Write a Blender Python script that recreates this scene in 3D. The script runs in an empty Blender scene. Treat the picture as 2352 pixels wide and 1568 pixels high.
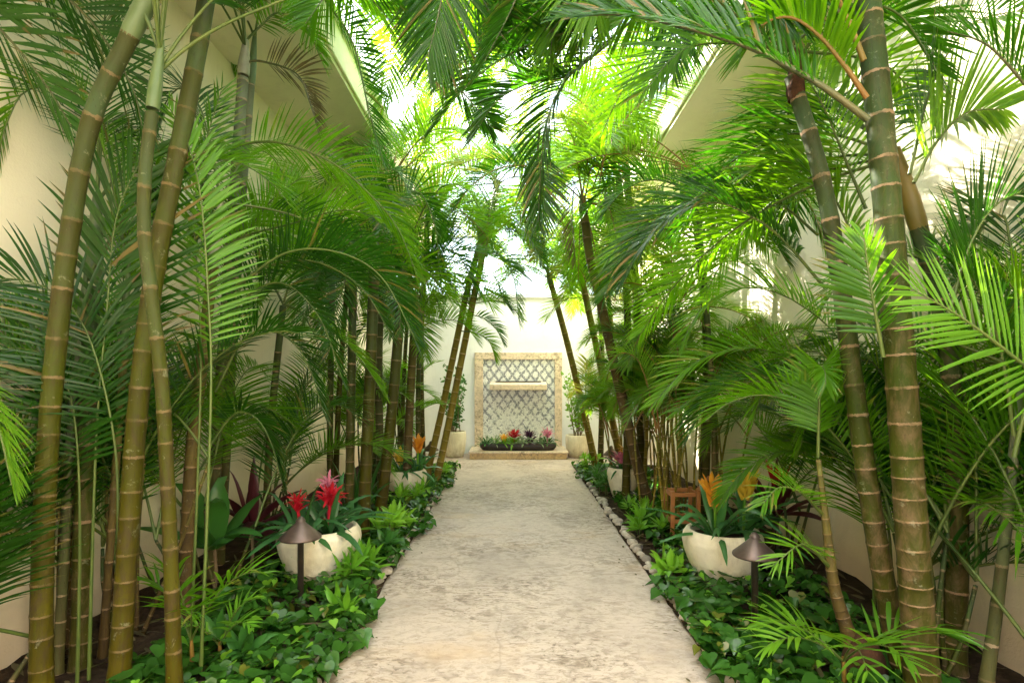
import bpy, math, random
import numpy as np
from mathutils import Vector
R = math.radians
random.seed(7)
rng = np.random.default_rng(11)
scene = bpy.context.scene
COL = scene.collection

# ------------------------------------------------------------------ camera, sky, sun, exposure
CX, CY, F, H = 1177.0, 869.0, 1307.0, 1.4        # photo axis, horizon and focal length in its 2352 px wide view; eye height in m
cam = bpy.data.cameras.new('camera')
cam.sensor_width = 36.0
cam.lens = 36.0 * F / 2352.0
cam.shift_y = (CY - 784.0) / 2352.0
cam.clip_start, cam.clip_end = 0.05, 2000
camo = bpy.data.objects.new('camera', cam)
camo.location = (0, 0, H)
camo.rotation_euler = (R(90), 0, 0)
COL.objects.link(camo)
scene.camera = camo

SUN_AZ, SUN_EL = 42.0, 32.0                        # degrees left of the view axis, above the horizon
world = bpy.data.worlds.new('World')
scene.world = world
world.use_nodes = True
wn, wl = world.node_tree.nodes, world.node_tree.links
wn.clear()
sky = wn.new('ShaderNodeTexSky')
sky.sky_type = 'NISHITA'
sky.sun_disc = False
sky.sun_elevation, sky.sun_rotation = R(SUN_EL), R(-SUN_AZ)
wtc = wn.new('ShaderNodeTexCoord')
wmap = wn.new('ShaderNodeMapping')
wmap.inputs['Scale'].default_value = (1.6, 1.6, 3.2)
wnoise = wn.new('ShaderNodeTexNoise')
wnoise.inputs['Scale'].default_value = 2.2
wnoise.inputs['Detail'].default_value = 7
wnoise.inputs['Roughness'].default_value = 0.6
wramp = wn.new('ShaderNodeValToRGB')
wramp.color_ramp.elements[0].position, wramp.color_ramp.elements[1].position = 0.4, 0.58
wmix = wn.new('ShaderNodeMixRGB')
wmix.inputs['Color2'].default_value = (20.0, 19.6, 19.0, 1)
wbg = wn.new('ShaderNodeBackground')
wbg.inputs['Strength'].default_value = 0.07
wout = wn.new('ShaderNodeOutputWorld')
wl.new(wtc.outputs['Generated'], wmap.inputs['Vector'])
wl.new(wmap.outputs['Vector'], wnoise.inputs['Vector'])
wl.new(wnoise.outputs['Fac'], wramp.inputs['Fac'])
wxyz = wn.new('ShaderNodeSeparateXYZ')
wmr = wn.new('ShaderNodeMapRange')
wmr.inputs['From Min'].default_value, wmr.inputs['From Max'].default_value = 0.3, 0.75
wmr.inputs['To Min'].default_value, wmr.inputs['To Max'].default_value = 0.16, 1.0  # bright cloud massed overhead, added above the view to light the garden
wmul = wn.new('ShaderNodeMath')
wmul.operation = 'MULTIPLY'
wl.new(wtc.outputs['Generated'], wxyz.inputs[0])
wl.new(wxyz.outputs['Z'], wmr.inputs['Value'])
wl.new(wramp.outputs['Color'], wmul.inputs[0])
wl.new(wmr.outputs['Result'], wmul.inputs[1])
wl.new(wmul.outputs[0], wmix.inputs['Fac'])
wl.new(sky.outputs['Color'], wmix.inputs['Color1'])
wl.new(wmix.outputs['Color'], wbg.inputs['Color'])
wl.new(wbg.outputs['Background'], wout.inputs['Surface'])

sun = bpy.data.lights.new('sun', 'SUN')
sun.energy, sun.angle, sun.color = 5.0, R(0.5), (1.0, 0.93, 0.8)
suno = bpy.data.objects.new('sun', sun)
sd = Vector((-math.sin(R(SUN_AZ)) * math.cos(R(SUN_EL)), math.cos(R(SUN_AZ)) * math.cos(R(SUN_EL)), math.sin(R(SUN_EL))))
suno.rotation_euler = (-sd).to_track_quat('-Z', 'Y').to_euler()
suno.location = sd * 30
COL.objects.link(suno)
scene.view_settings.view_transform = 'Standard'
scene.view_settings.look = 'None'
scene.view_settings.gamma = 1
scene.view_settings.exposure = 3.5
scene.cycles.max_bounces = 10
scene.cycles.diffuse_bounces = 6
scene.cycles.transmission_bounces = 6
scene.cycles.sample_clamp_indirect = 6

# ------------------------------------------------------------------ helpers
def P(px, py, d):
    """the point seen at photo pixel (px, py), d metres in front of the camera"""
    return ((px - CX) / F * d, d, H - (py - CY) / F * d)

def lk(m, a, b): m.node_tree.links.new(a, b)

def mat(name, rough=0.6, spec=0.4):
    m = bpy.data.materials.new(name)
    m.use_nodes = True
    b = m.node_tree.nodes['Principled BSDF']
    b.inputs['Roughness'].default_value = rough
    b.inputs['Specular IOR Level'].default_value = spec
    return m, m.node_tree.nodes, b

def ramp(n, stops):
    r = n.new('ShaderNodeValToRGB')
    el = r.color_ramp.elements
    while len(el) < len(stops): el.new(0.5)
    for e, (p, c) in zip(el, stops):
        e.position = p
        e.color = (*c, 1)
    return r

def noise(m, n, scale, detail=4, rough=0.55, vec=None, dist=0.0):
    t = n.new('ShaderNodeTexNoise')
    t.inputs['Scale'].default_value = scale
    t.inputs['Detail'].default_value = detail
    t.inputs['Roughness'].default_value = rough
    t.inputs['Distortion'].default_value = dist
    if vec is not None: lk(m, vec, t.inputs['Vector'])
    return t

def mathn(m, n, op, a, b=None, c=None):
    t = n.new('ShaderNodeMath')
    t.operation = op
    for i, v in enumerate((a, b, c)):
        if v is None: continue
        if isinstance(v, (int, float)): t.inputs[i].default_value = v
        else: lk(m, v, t.inputs[i])
    return t.outputs[0]

def mixc(m, n, fac, a, b, mode='MIX'):
    t = n.new('ShaderNodeMixRGB')
    t.blend_type = mode
    for i, v in enumerate((fac, a, b)):
        if isinstance(v, (int, float)): t.inputs[i].default_value = v
        elif isinstance(v, tuple): t.inputs[i].default_value = (*v, 1)
        else: lk(m, v, t.inputs[i])
    return t.outputs[0]

def bump(m, n, b, h, strength=0.3, dist=0.01):
    t = n.new('ShaderNodeBump')
    t.inputs['Strength'].default_value = strength
    t.inputs['Distance'].default_value = dist
    lk(m, h, t.inputs['Height'])
    lk(m, t.outputs['Normal'], b.inputs['Normal'])

def objcoord(n): return n.new('ShaderNodeTexCoord').outputs['Object']

# ------------------------------------------------------------------ materials
def leaf_mat(name, dark, light, trans, rough=0.38, tfac=0.4, tip=None):
    m, n, b = mat(name, rough, 0.34)
    oi, ge = n.new('ShaderNodeObjectInfo'), n.new('ShaderNodeNewGeometry')
    f = mathn(m, n, 'ADD', mathn(m, n, 'MULTIPLY', oi.outputs['Random'], 0.6), mathn(m, n, 'MULTIPLY', ge.outputs['Random Per Island'], 0.4))
    c = ramp(n, [(0.1, dark), (0.9, light)])
    lk(m, f, c.inputs['Fac'])
    col = c.outputs['Color']
    ns = noise(m, n, 6, 3)
    col = mixc(m, n, mathn(m, n, 'MULTIPLY', ns.outputs['Fac'], 0.5), col, tuple(0.7 * x for x in dark))
    if tip:                                        # a few dry leaflets
        dry = mathn(m, n, 'GREATER_THAN', ge.outputs['Random Per Island'], 0.955)
        col = mixc(m, n, mathn(m, n, 'MULTIPLY', dry, 0.75), col, tip)
    if tip:
        al = n.new('ShaderNodeAttribute'); al.attribute_name = 'along'
        thr = mathn(m, n, 'ADD', mathn(m, n, 'MULTIPLY', mathn(m, n, 'FRACT', mathn(m, n, 'MULTIPLY', ge.outputs['Random Per Island'], 37.0)), 0.6), 0.68)
        col = mixc(m, n, mathn(m, n, 'MULTIPLY', mathn(m, n, 'GREATER_THAN', al.outputs['Fac'], thr), 0.85), col, tuple(0.7 * x for x in tip))
    lk(m, col, b.inputs['Base Color'])
    tr = n.new('ShaderNodeBsdfTranslucent')
    t2 = mixc(m, n, f, tuple(0.6 * x for x in trans), trans)
    lk(m, t2, tr.inputs['Color'])
    mx = n.new('ShaderNodeMixShader')
    mx.inputs[0].default_value = tfac
    out = n['Material Output']
    lk(m, b.outputs[0], mx.inputs[1]); lk(m, tr.outputs[0], mx.inputs[2])
    lk(m, mx.outputs[0], out.inputs['Surface'])
    return m

LEAF = {
    'deep': leaf_mat('palm_leaf_deep', (0.009, 0.042, 0.004), (0.03, 0.1, 0.006), (0.09, 0.36, 0.005), 0.3, 0.3, (0.2, 0.12, 0.04)),
    'mid': leaf_mat('palm_leaf_mid', (0.034, 0.11, 0.006), (0.09, 0.24, 0.008), (0.3, 0.66, 0.006), 0.34, 0.46, (0.25, 0.17, 0.05)),
    'bright': leaf_mat('palm_leaf_young', (0.07, 0.2, 0.012), (0.14, 0.32, 0.018), (0.34, 0.62, 0.015), 0.38, 0.45),
    'yellow': leaf_mat('palm_leaf_yellowing', (0.14, 0.22, 0.02), (0.28, 0.32, 0.03), (0.5, 0.55, 0.05), 0.4, 0.45, (0.4, 0.22, 0.05)),
    'dry': leaf_mat('palm_leaf_dry', (0.07, 0.06, 0.03), (0.16, 0.12, 0.05), (0.2, 0.16, 0.06), 0.55, 0.25),
    'ivy': leaf_mat('ivy_leaf', (0.01, 0.042, 0.009), (0.045, 0.14, 0.016), (0.1, 0.3, 0.015), 0.27, 0.25, (0.14, 0.13, 0.02)),
    'lime': leaf_mat('lime_leaf', (0.1, 0.3, 0.02), (0.22, 0.45, 0.03), (0.35, 0.65, 0.04), 0.35, 0.4),
    'strap': leaf_mat('strap_leaf', (0.03, 0.1, 0.035), (0.07, 0.2, 0.06), (0.12, 0.35, 0.05), 0.25, 0.28),
    'broad': leaf_mat('broad_leaf', (0.03, 0.11, 0.025), (0.06, 0.19, 0.03), (0.15, 0.42, 0.04), 0.3, 0.33),
    'maroon': leaf_mat('maroon_leaf', (0.03, 0.008, 0.012), (0.11, 0.02, 0.03), (0.25, 0.03, 0.04), 0.3, 0.3),
    'red': leaf_mat('red_bract', (0.4, 0.006, 0.018), (0.65, 0.015, 0.035), (0.8, 0.06, 0.06), 0.4, 0.35),
    'pink': leaf_mat('pink_bract', (0.6, 0.12, 0.25), (0.8, 0.3, 0.42), (0.8, 0.3, 0.4), 0.4, 0.35),
    'orange': leaf_mat('orange_bract', (0.75, 0.24, 0.02), (0.85, 0.45, 0.04), (0.9, 0.5, 0.05), 0.4, 0.35),
    'gold': leaf_mat('yellow_bract', (0.75, 0.5, 0.04), (0.85, 0.65, 0.08), (0.9, 0.7, 0.1), 0.4, 0.35),
    'grey': leaf_mat('grey_green_leaf', (0.13, 0.19, 0.1), (0.28, 0.34, 0.2), (0.3, 0.45, 0.2), 0.45, 0.3),
    'purple': leaf_mat('purple_leaf', (0.035, 0.012, 0.035), (0.09, 0.03, 0.07), (0.15, 0.04, 0.1), 0.35, 0.25),
}

def simple(name, c1, c2, scale=8, rough=0.6, spec=0.4, b_s=0.2, b_d=0.005, bscale=40, metal=0.0):
    m, n, b = mat(name, rough, spec)
    oc = objcoord(n)
    ns = noise(m, n, scale, 6, 0.6, oc)
    r = ramp(n, [(0.3, c1), (0.7, c2)])
    lk(m, ns.outputs['Fac'], r.inputs['Fac'])
    lk(m, r.outputs['Color'], b.inputs['Base Color'])
    b.inputs['Metallic'].default_value = metal
    n2 = noise(m, n, bscale, 5, 0.6, oc)
    bump(m, n, b, n2.outputs['Fac'], b_s, b_d)
    return m

RIB = {'green': simple('midrib_green', (0.05, 0.085, 0.014), (0.1, 0.13, 0.025), 6, 0.45),
       'amber': simple('midrib_amber', (0.16, 0.12, 0.02), (0.22, 0.09, 0.02), 3, 0.45),
       'dark': simple('midrib_dark', (0.05, 0.07, 0.025), (0.1, 0.09, 0.03), 6, 0.45)}

def trunk_mat(name, low, mid, top, ring, overlay_col, stain_amt):
    m, n, b = mat(name, 0.55, 0.15)
    oc = objcoord(n)
    at, ah = n.new('ShaderNodeAttribute'), n.new('ShaderNodeAttribute')
    at.attribute_name, ah.attribute_name = 'ringpos', 'hfrac'
    nz = noise(m, n, 9, 5, 0.6, oc)
    hf = mathn(m, n, 'ADD', ah.outputs['Fac'], mathn(m, n, 'MULTIPLY', mathn(m, n, 'SUBTRACT', nz.outputs['Fac'], 0.5), 0.35))
    c = ramp(n, [(0.05, low), (0.45, mid), (0.9, top)])
    lk(m, hf, c.inputs['Fac'])
    # tone shift per internode: greener just above a ring, browner below the next
    fr = mathn(m, n, 'FRACT', at.outputs['Fac'])
    col = mixc(m, n, mathn(m, n, 'MULTIPLY', mathn(m, n, 'POWER', fr, 2.0), 0.6), c.outputs['Color'], tuple(0.55 * x for x in low))
    wn1 = n.new('ShaderNodeTexWhiteNoise'); wn1.noise_dimensions = '1D'
    lk(m, mathn(m, n, 'FLOOR', at.outputs['Fac']), wn1.inputs['W'])
    col = mixc(m, n, mathn(m, n, 'MULTIPLY', wn1.outputs['Value'], 0.42), col, tuple(0.5 * x for x in low))
    mp = n.new('ShaderNodeMapping')
    mp.inputs['Scale'].default_value = (26, 26, 3)
    lk(m, oc, mp.inputs['Vector'])
    streak = noise(m, n, 1.5, 4, 0.65, mp.outputs['Vector'])
    sr = ramp(n, [(0.56, (0, 0, 0)), (0.72, (1, 1, 1))])
    lk(m, streak.outputs['Fac'], sr.inputs['Fac'])
    col = mixc(m, n, mathn(m, n, 'MULTIPLY', sr.outputs['Color'], 0.45), col, tuple(1.3 * x for x in mid))
    mp2 = n.new('ShaderNodeMapping')
    mp2.inputs['Scale'].default_value = (2.2, 2.2, 1)
    lk(m, oc, mp2.inputs['Vector'])
    big = noise(m, n, 5, 8, 0.72, mp2.outputs['Vector'], 0.6)
    br = ramp(n, [(0.58 - 0.13 * stain_amt, (0, 0, 0)), (0.63, (1, 1, 1))])
    lk(m, big.outputs['Fac'], br.inputs['Fac'])
    low_w = mathn(m, n, 'SUBTRACT', 1.15, ah.outputs['Fac'])
    col = mixc(m, n, mathn(m, n, 'MULTIPLY', mathn(m, n, 'MULTIPLY', br.outputs['Color'], 0.85), low_w), col, overlay_col)
    spk = noise(m, n, 60, 3, 0.7, oc)
    kr = ramp(n, [(0.62, (0, 0, 0)), (0.7, (1, 1, 1))])
    lk(m, spk.outputs['Fac'], kr.inputs['Fac'])
    col = mixc(m, n, mathn(m, n, 'MULTIPLY', kr.outputs['Color'], 0.3), col, (0.05, 0.035, 0.02))
    d = mathn(m, n, 'ABSOLUTE', mathn(m, n, 'SUBTRACT', mathn(m, n, 'FRACT', mathn(m, n, 'ADD', at.outputs['Fac'], 0.5)), 0.5))
    wob = mathn(m, n, 'MULTIPLY', mathn(m, n, 'SUBTRACT', noise(m, n, 40, 4, 0.7, oc).outputs['Fac'], 0.5), 0.14)
    ringm = mathn(m, n, 'LESS_THAN', mathn(m, n, 'ADD', d, wob), 0.036)
    rfade = ramp(n, [(0.38, (0.25, 0.25, 0.25)), (0.56, (1, 1, 1))])
    lk(m, noise(m, n, 12, 3, 0.6, oc).outputs['Fac'], rfade.inputs['Fac'])
    ringm = mathn(m, n, 'MULTIPLY', ringm, rfade.outputs['Color'])
    col = mixc(m, n, mathn(m, n, 'MULTIPLY', ringm, 0.75), col, ring)
    lich = ramp(n, [(0.6, (0, 0, 0)), (0.66, (1, 1, 1))])
    lk(m, noise(m, n, 17, 7, 0.75, oc, 0.4).outputs['Fac'], lich.inputs['Fac'])
    col = mixc(m, n, mathn(m, n, 'MULTIPLY', lich.outputs['Color'], 0.4), col, (0.26, 0.26, 0.17))
    scar = ramp(n, [(0.58, (0, 0, 0)), (0.63, (1, 1, 1))])
    lk(m, noise(m, n, 7, 8, 0.8, mp.outputs['Vector'], 0.5).outputs['Fac'], scar.inputs['Fac'])
    col = mixc(m, n, mathn(m, n, 'MULTIPLY', scar.outputs['Color'], 0.8), col, (0.022, 0.014, 0.007))
    lk(m, col, b.inputs['Base Color'])
    bump(m, n, b, mixc(m, n, 0.5, big.outputs['Fac'], streak.outputs['Fac']), 0.5, 0.012)
    return m

TRUNK = {
    'olive': trunk_mat('palm_trunk_olive', (0.07, 0.054, 0.002), (0.044, 0.055, 0.002), (0.042, 0.068, 0.024), (0.17, 0.115, 0.055), (0.045, 0.028, 0.014), 0.75),
    'green': trunk_mat('palm_trunk_green', (0.055, 0.048, 0.006), (0.03, 0.054, 0.002), (0.04, 0.075, 0.03), (0.3, 0.19, 0.115), (0.12, 0.078, 0.038), 0.8),
    'grey': trunk_mat('palm_trunk_grey', (0.09, 0.08, 0.025), (0.075, 0.095, 0.035), (0.16, 0.19, 0.12), (0.4, 0.28, 0.18), (0.08, 0.05, 0.03), 0.4),
    'brown': trunk_mat('palm_trunk_brown', (0.075, 0.045, 0.015), (0.11, 0.08, 0.018), (0.12, 0.12, 0.025), (0.25, 0.16, 0.09), (0.04, 0.025, 0.015), 0.8),
    'gold': trunk_mat('palm_trunk_gold', (0.2, 0.14, 0.015), (0.22, 0.17, 0.02), (0.16, 0.17, 0.03), (0.45, 0.33, 0.16), (0.12, 0.07, 0.02), 0.4),
}
SHAFT = {'green': simple('crownshaft_green', (0.06, 0.1, 0.025), (0.11, 0.15, 0.065), 5, 0.4),
         'grey': simple('crownshaft_grey', (0.16, 0.14, 0.1), (0.28, 0.3, 0.2), 7, 0.45),
         'amber': simple('crownshaft_amber', (0.1, 0.09, 0.015), (0.17, 0.11, 0.02), 5, 0.4)}

def plaster(name, c1, c2, tan_h=0.0, overlay_col=(0.5, 0.3, 0.15)):
    m, n, b = mat(name, 0.85, 0.2)
    ge = n.new('ShaderNodeNewGeometry')
    pos = ge.outputs['Position']
    ns = noise(m, n, 0.9, 6, 0.6, pos)
    r = ramp(n, [(0.3, c1), (0.7, c2)])
    lk(m, ns.outputs['Fac'], r.inputs['Fac'])
    col = r.outputs['Color']
    sp = n.new('ShaderNodeMapping')
    sp.inputs['Scale'].default_value = (5, 5, 0.5)
    lk(m, pos, sp.inputs['Vector'])
    dr = noise(m, n, 1.2, 5, 0.7, sp.outputs['Vector'])
    rr = ramp(n, [(0.55, (0, 0, 0)), (0.8, (1, 1, 1))])
    lk(m, dr.outputs['Fac'], rr.inputs['Fac'])
    col = mixc(m, n, mathn(m, n, 'MULTIPLY', rr.outputs['Color'], 0.25), col, tuple(0.6 * x for x in c1))
    if tan_h:  # plaster turns tan towards its foot, fading upwards along a noisy edge
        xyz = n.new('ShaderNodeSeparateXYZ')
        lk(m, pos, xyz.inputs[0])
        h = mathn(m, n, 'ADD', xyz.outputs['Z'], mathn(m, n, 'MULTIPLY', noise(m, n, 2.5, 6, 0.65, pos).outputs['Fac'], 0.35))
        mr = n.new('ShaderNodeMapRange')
        mr.inputs['From Min'].default_value, mr.inputs['From Max'].default_value = tan_h + 0.22, tan_h - 0.12
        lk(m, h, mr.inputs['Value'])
        col = mixc(m, n, mathn(m, n, 'MULTIPLY', mr.outputs['Result'], 0.5), col, overlay_col)
    blot = ramp(n, [(0.52, (0, 0, 0)), (0.7, (1, 1, 1))])
    lk(m, noise(m, n, 2.3, 8, 0.7, pos, 0.7).outputs['Fac'], blot.inputs['Fac'])
    col = mixc(m, n, mathn(m, n, 'MULTIPLY', blot.outputs['Color'], 0.22), col, tuple(0.55 * x for x in c1))
    lk(m, col, b.inputs['Base Color'])
    bump(m, n, b, mixc(m, n, 0.5, noise(m, n, 70, 4, 0.7, pos).outputs['Fac'], noise(m, n, 9, 4, 0.6, pos).outputs['Fac']), 0.5, 0.012)
    return m

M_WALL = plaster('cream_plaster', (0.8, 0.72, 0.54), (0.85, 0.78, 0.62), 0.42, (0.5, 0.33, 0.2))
M_EAVE = plaster('eave_plaster', (0.84, 0.76, 0.58), (0.88, 0.81, 0.65))
M_WHITE = plaster('white_plaster', (0.74, 0.76, 0.78), (0.8, 0.81, 0.82))
M_ROOF = simple('roof_tile', (0.3, 0.2, 0.13), (0.4, 0.28, 0.19), 5, 0.8)
def pot_mat():
    m, n, b = mat('cream_pot', 0.75, 0.25)
    ge = n.new('ShaderNodeNewGeometry'); pos = ge.outputs['Position']
    r = ramp(n, [(0.3, (0.6, 0.53, 0.38)), (0.7, (0.76, 0.7, 0.55))])
    lk(m, noise(m, n, 7, 7, 0.65, pos).outputs['Fac'], r.inputs['Fac'])
    mp = n.new('ShaderNodeMapping'); mp.inputs['Scale'].default_value = (9, 9, 1.2)
    lk(m, pos, mp.inputs['Vector'])
    dr = ramp(n, [(0.5, (0, 0, 0)), (0.68, (1, 1, 1))])
    lk(m, noise(m, n, 1.6, 5, 0.7, mp.outputs['Vector']).outputs['Fac'], dr.inputs['Fac'])
    col = mixc(m, n, mathn(m, n, 'MULTIPLY', dr.outputs['Color'], 0.4), r.outputs['Color'], (0.36, 0.3, 0.18))
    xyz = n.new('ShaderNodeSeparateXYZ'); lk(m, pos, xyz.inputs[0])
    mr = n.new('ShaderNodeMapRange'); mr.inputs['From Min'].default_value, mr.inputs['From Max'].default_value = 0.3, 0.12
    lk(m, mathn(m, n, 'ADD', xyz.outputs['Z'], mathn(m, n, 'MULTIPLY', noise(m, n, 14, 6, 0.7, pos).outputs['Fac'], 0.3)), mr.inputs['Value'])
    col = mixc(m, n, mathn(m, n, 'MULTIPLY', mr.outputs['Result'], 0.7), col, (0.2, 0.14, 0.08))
    sp = ramp(n, [(0.64, (0, 0, 0)), (0.7, (1, 1, 1))]); lk(m, noise(m, n, 55, 4, 0.7, pos).outputs['Fac'], sp.inputs['Fac'])
    col = mixc(m, n, mathn(m, n, 'MULTIPLY', sp.outputs['Color'], 0.4), col, (0.3, 0.24, 0.15))
    lk(m, col, b.inputs['Base Color'])
    bump(m, n, b, noise(m, n, 45, 5, 0.7, pos).outputs['Fac'], 0.4, 0.006)
    return m
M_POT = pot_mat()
M_BRONZE = simple('bronze', (0.08, 0.055, 0.045), (0.14, 0.1, 0.085), 12, 0.42, 0.5, 0.1, 0.002, 60, 0.55)
M_SOIL = simple('soil', (0.018, 0.011, 0.007), (0.06, 0.038, 0.022), 14, 0.95, 0.1, 0.9, 0.03, 22)
M_TRAY = simple('dark_tray', (0.02, 0.015, 0.013), (0.045, 0.032, 0.028), 10, 0.5)
def pebble_mat():
    m, n, b = mat('pebble', 0.75, 0.25)
    oi = n.new('ShaderNodeObjectInfo'); oc = objcoord(n)
    r = ramp(n, [(0.0, (0.22, 0.19, 0.16)), (0.4, (0.36, 0.31, 0.25)), (1.0, (0.52, 0.47, 0.4))]); lk(m, oi.outputs['Random'], r.inputs['Fac'])
    sp = ramp(n, [(0.45, (0, 0, 0)), (0.7, (1, 1, 1))]); lk(m, noise(m, n, 2.2, 7, 0.7, oc).outputs['Fac'], sp.inputs['Fac'])
    lk(m, mixc(m, n, mathn(m, n, 'MULTIPLY', sp.outputs['Color'], 0.6), r.outputs['Color'], (0.15, 0.12, 0.085)), b.inputs['Base Color'])
    return m
M_PEBBLE = pebble_mat()
M_WOOD = simple('stained_wood', (0.28, 0.1, 0.03), (0.42, 0.18, 0.06), 9, 0.5, 0.4, 0.2, 0.003, 50)
M_STEM = simple('woody_stem', (0.12, 0.08, 0.045), (0.2, 0.14, 0.08), 14, 0.7)
M_FIBRE = simple('brown_fibre', (0.025, 0.014, 0.008), (0.08, 0.035, 0.018), 20, 0.9, 0.1, 0.8, 0.01, 60)

def travertine(name, tint, path=False):
    m, n, b = mat(name, 0.62, 0.35)
    ge = n.new('ShaderNodeNewGeometry')
    pos = ge.outputs['Position']
    a = noise(m, n, 1.3, 9, 0.66, pos, 0.5)
    r = ramp(n, [(0.32, tuple(0.76 * x for x in tint)), (0.5, tint), (0.72, tuple(min(0.85, 1.12 * x) for x in tint))])
    lk(m, a.outputs['Fac'], r.inputs['Fac'])
    col = r.outputs['Color']
    mp = n.new('ShaderNodeMapping')
    mp.inputs['Scale'].default_value = (1.0, 1.7, 1.0)
    mp.inputs['Rotation'].default_value = (0, 0, 0.35)
    lk(m, pos, mp.inputs['Vector'])
    v = noise(m, n, 7.5, 9, 0.72, mp.outputs['Vector'], 1.3)
    vr = ramp(n, [(0.47, (0, 0, 0)), (0.6, (1, 1, 1))])
    lk(m, v.outputs['Fac'], vr.inputs['Fac'])
    w = noise(m, n, 1.0, 4, 0.6, pos)
    wr = ramp(n, [(0.42, (0, 0, 0)), (0.6, (1, 1, 1))])
    lk(m, w.outputs['Fac'], wr.inputs['Fac'])
    col = mixc(m, n, mathn(m, n, 'MULTIPLY', mathn(m, n, 'MULTIPLY', vr.outputs['Color'], 0.75), mathn(m, n, 'ADD', mathn(m, n, 'MULTIPLY', wr.outputs['Color'], 0.65), 0.35)), col, (0.17, 0.125, 0.085))
    pit = noise(m, n, 24, 6, 0.7, mp.outputs['Vector'], 0.6)
    pr = ramp(n, [(0.52, (0, 0, 0)), (0.62, (1, 1, 1))])
    lk(m, pit.outputs['Fac'], pr.inputs['Fac'])
    col = mixc(m, n, mathn(m, n, 'MULTIPLY', mathn(m, n, 'MULTIPLY', pr.outputs['Color'], 0.95), mathn(m, n, 'ADD', mathn(m, n, 'MULTIPLY', wr.outputs['Color'], 0.7), 0.3)), col, (0.17, 0.13, 0.095))
    if path:
        o = noise(m, n, 0.8, 5, 0.6, mp.outputs['Vector'])
        orr = ramp(n, [(0.56, (0, 0, 0)), (0.72, (1, 1, 1))])
        lk(m, o.outputs['Fac'], orr.inputs['Fac'])
        col = mixc(m, n, mathn(m, n, 'MULTIPLY', orr.outputs['Color'], 0.5), col, (0.5, 0.33, 0.17))
        # large irregular slabs: faint joints
        vo = n.new('ShaderNodeTexVoronoi')
        vo.feature = 'DISTANCE_TO_EDGE'
        vo.inputs['Scale'].default_value = 0.85
        dn = noise(m, n, 3, 3, 0.5, pos)
        mx = n.new('ShaderNodeVectorMath'); mx.operation = 'ADD'
        sc = n.new('ShaderNodeVectorMath'); sc.operation = 'SCALE'; sc.inputs['Scale'].default_value = 0.1
        lk(m, dn.outputs['Color'], sc.inputs[0]); lk(m, pos, mx.inputs[0]); lk(m, sc.outputs[0], mx.inputs[1])
        lk(m, mx.outputs[0], vo.inputs['Vector'])
        j = mathn(m, n, 'LESS_THAN', vo.outputs['Distance'], 0.0035)
        jn = mathn(m, n, 'GREATER_THAN', noise(m, n, 2.2, 4, 0.6, pos).outputs['Fac'], 0.46)
        col = mixc(m, n, mathn(m, n, 'MULTIPLY', mathn(m, n, 'MULTIPLY', j, jn), 0.18), col, (0.14, 0.1, 0.07))
    lk(m, col, b.inputs['Base Color'])
    bump(m, n, b, mixc(m, n, 0.5, pit.outputs['Fac'], v.outputs['Fac']), 0.35, 0.012)
    return m

M_PATH = travertine('path_stone', (0.5, 0.415, 0.35), True)
M_FRAME = travertine('honey_stone', (0.72, 0.58, 0.43))
M_STEP = travertine('gold_stone', (0.62, 0.43, 0.22))

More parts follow.
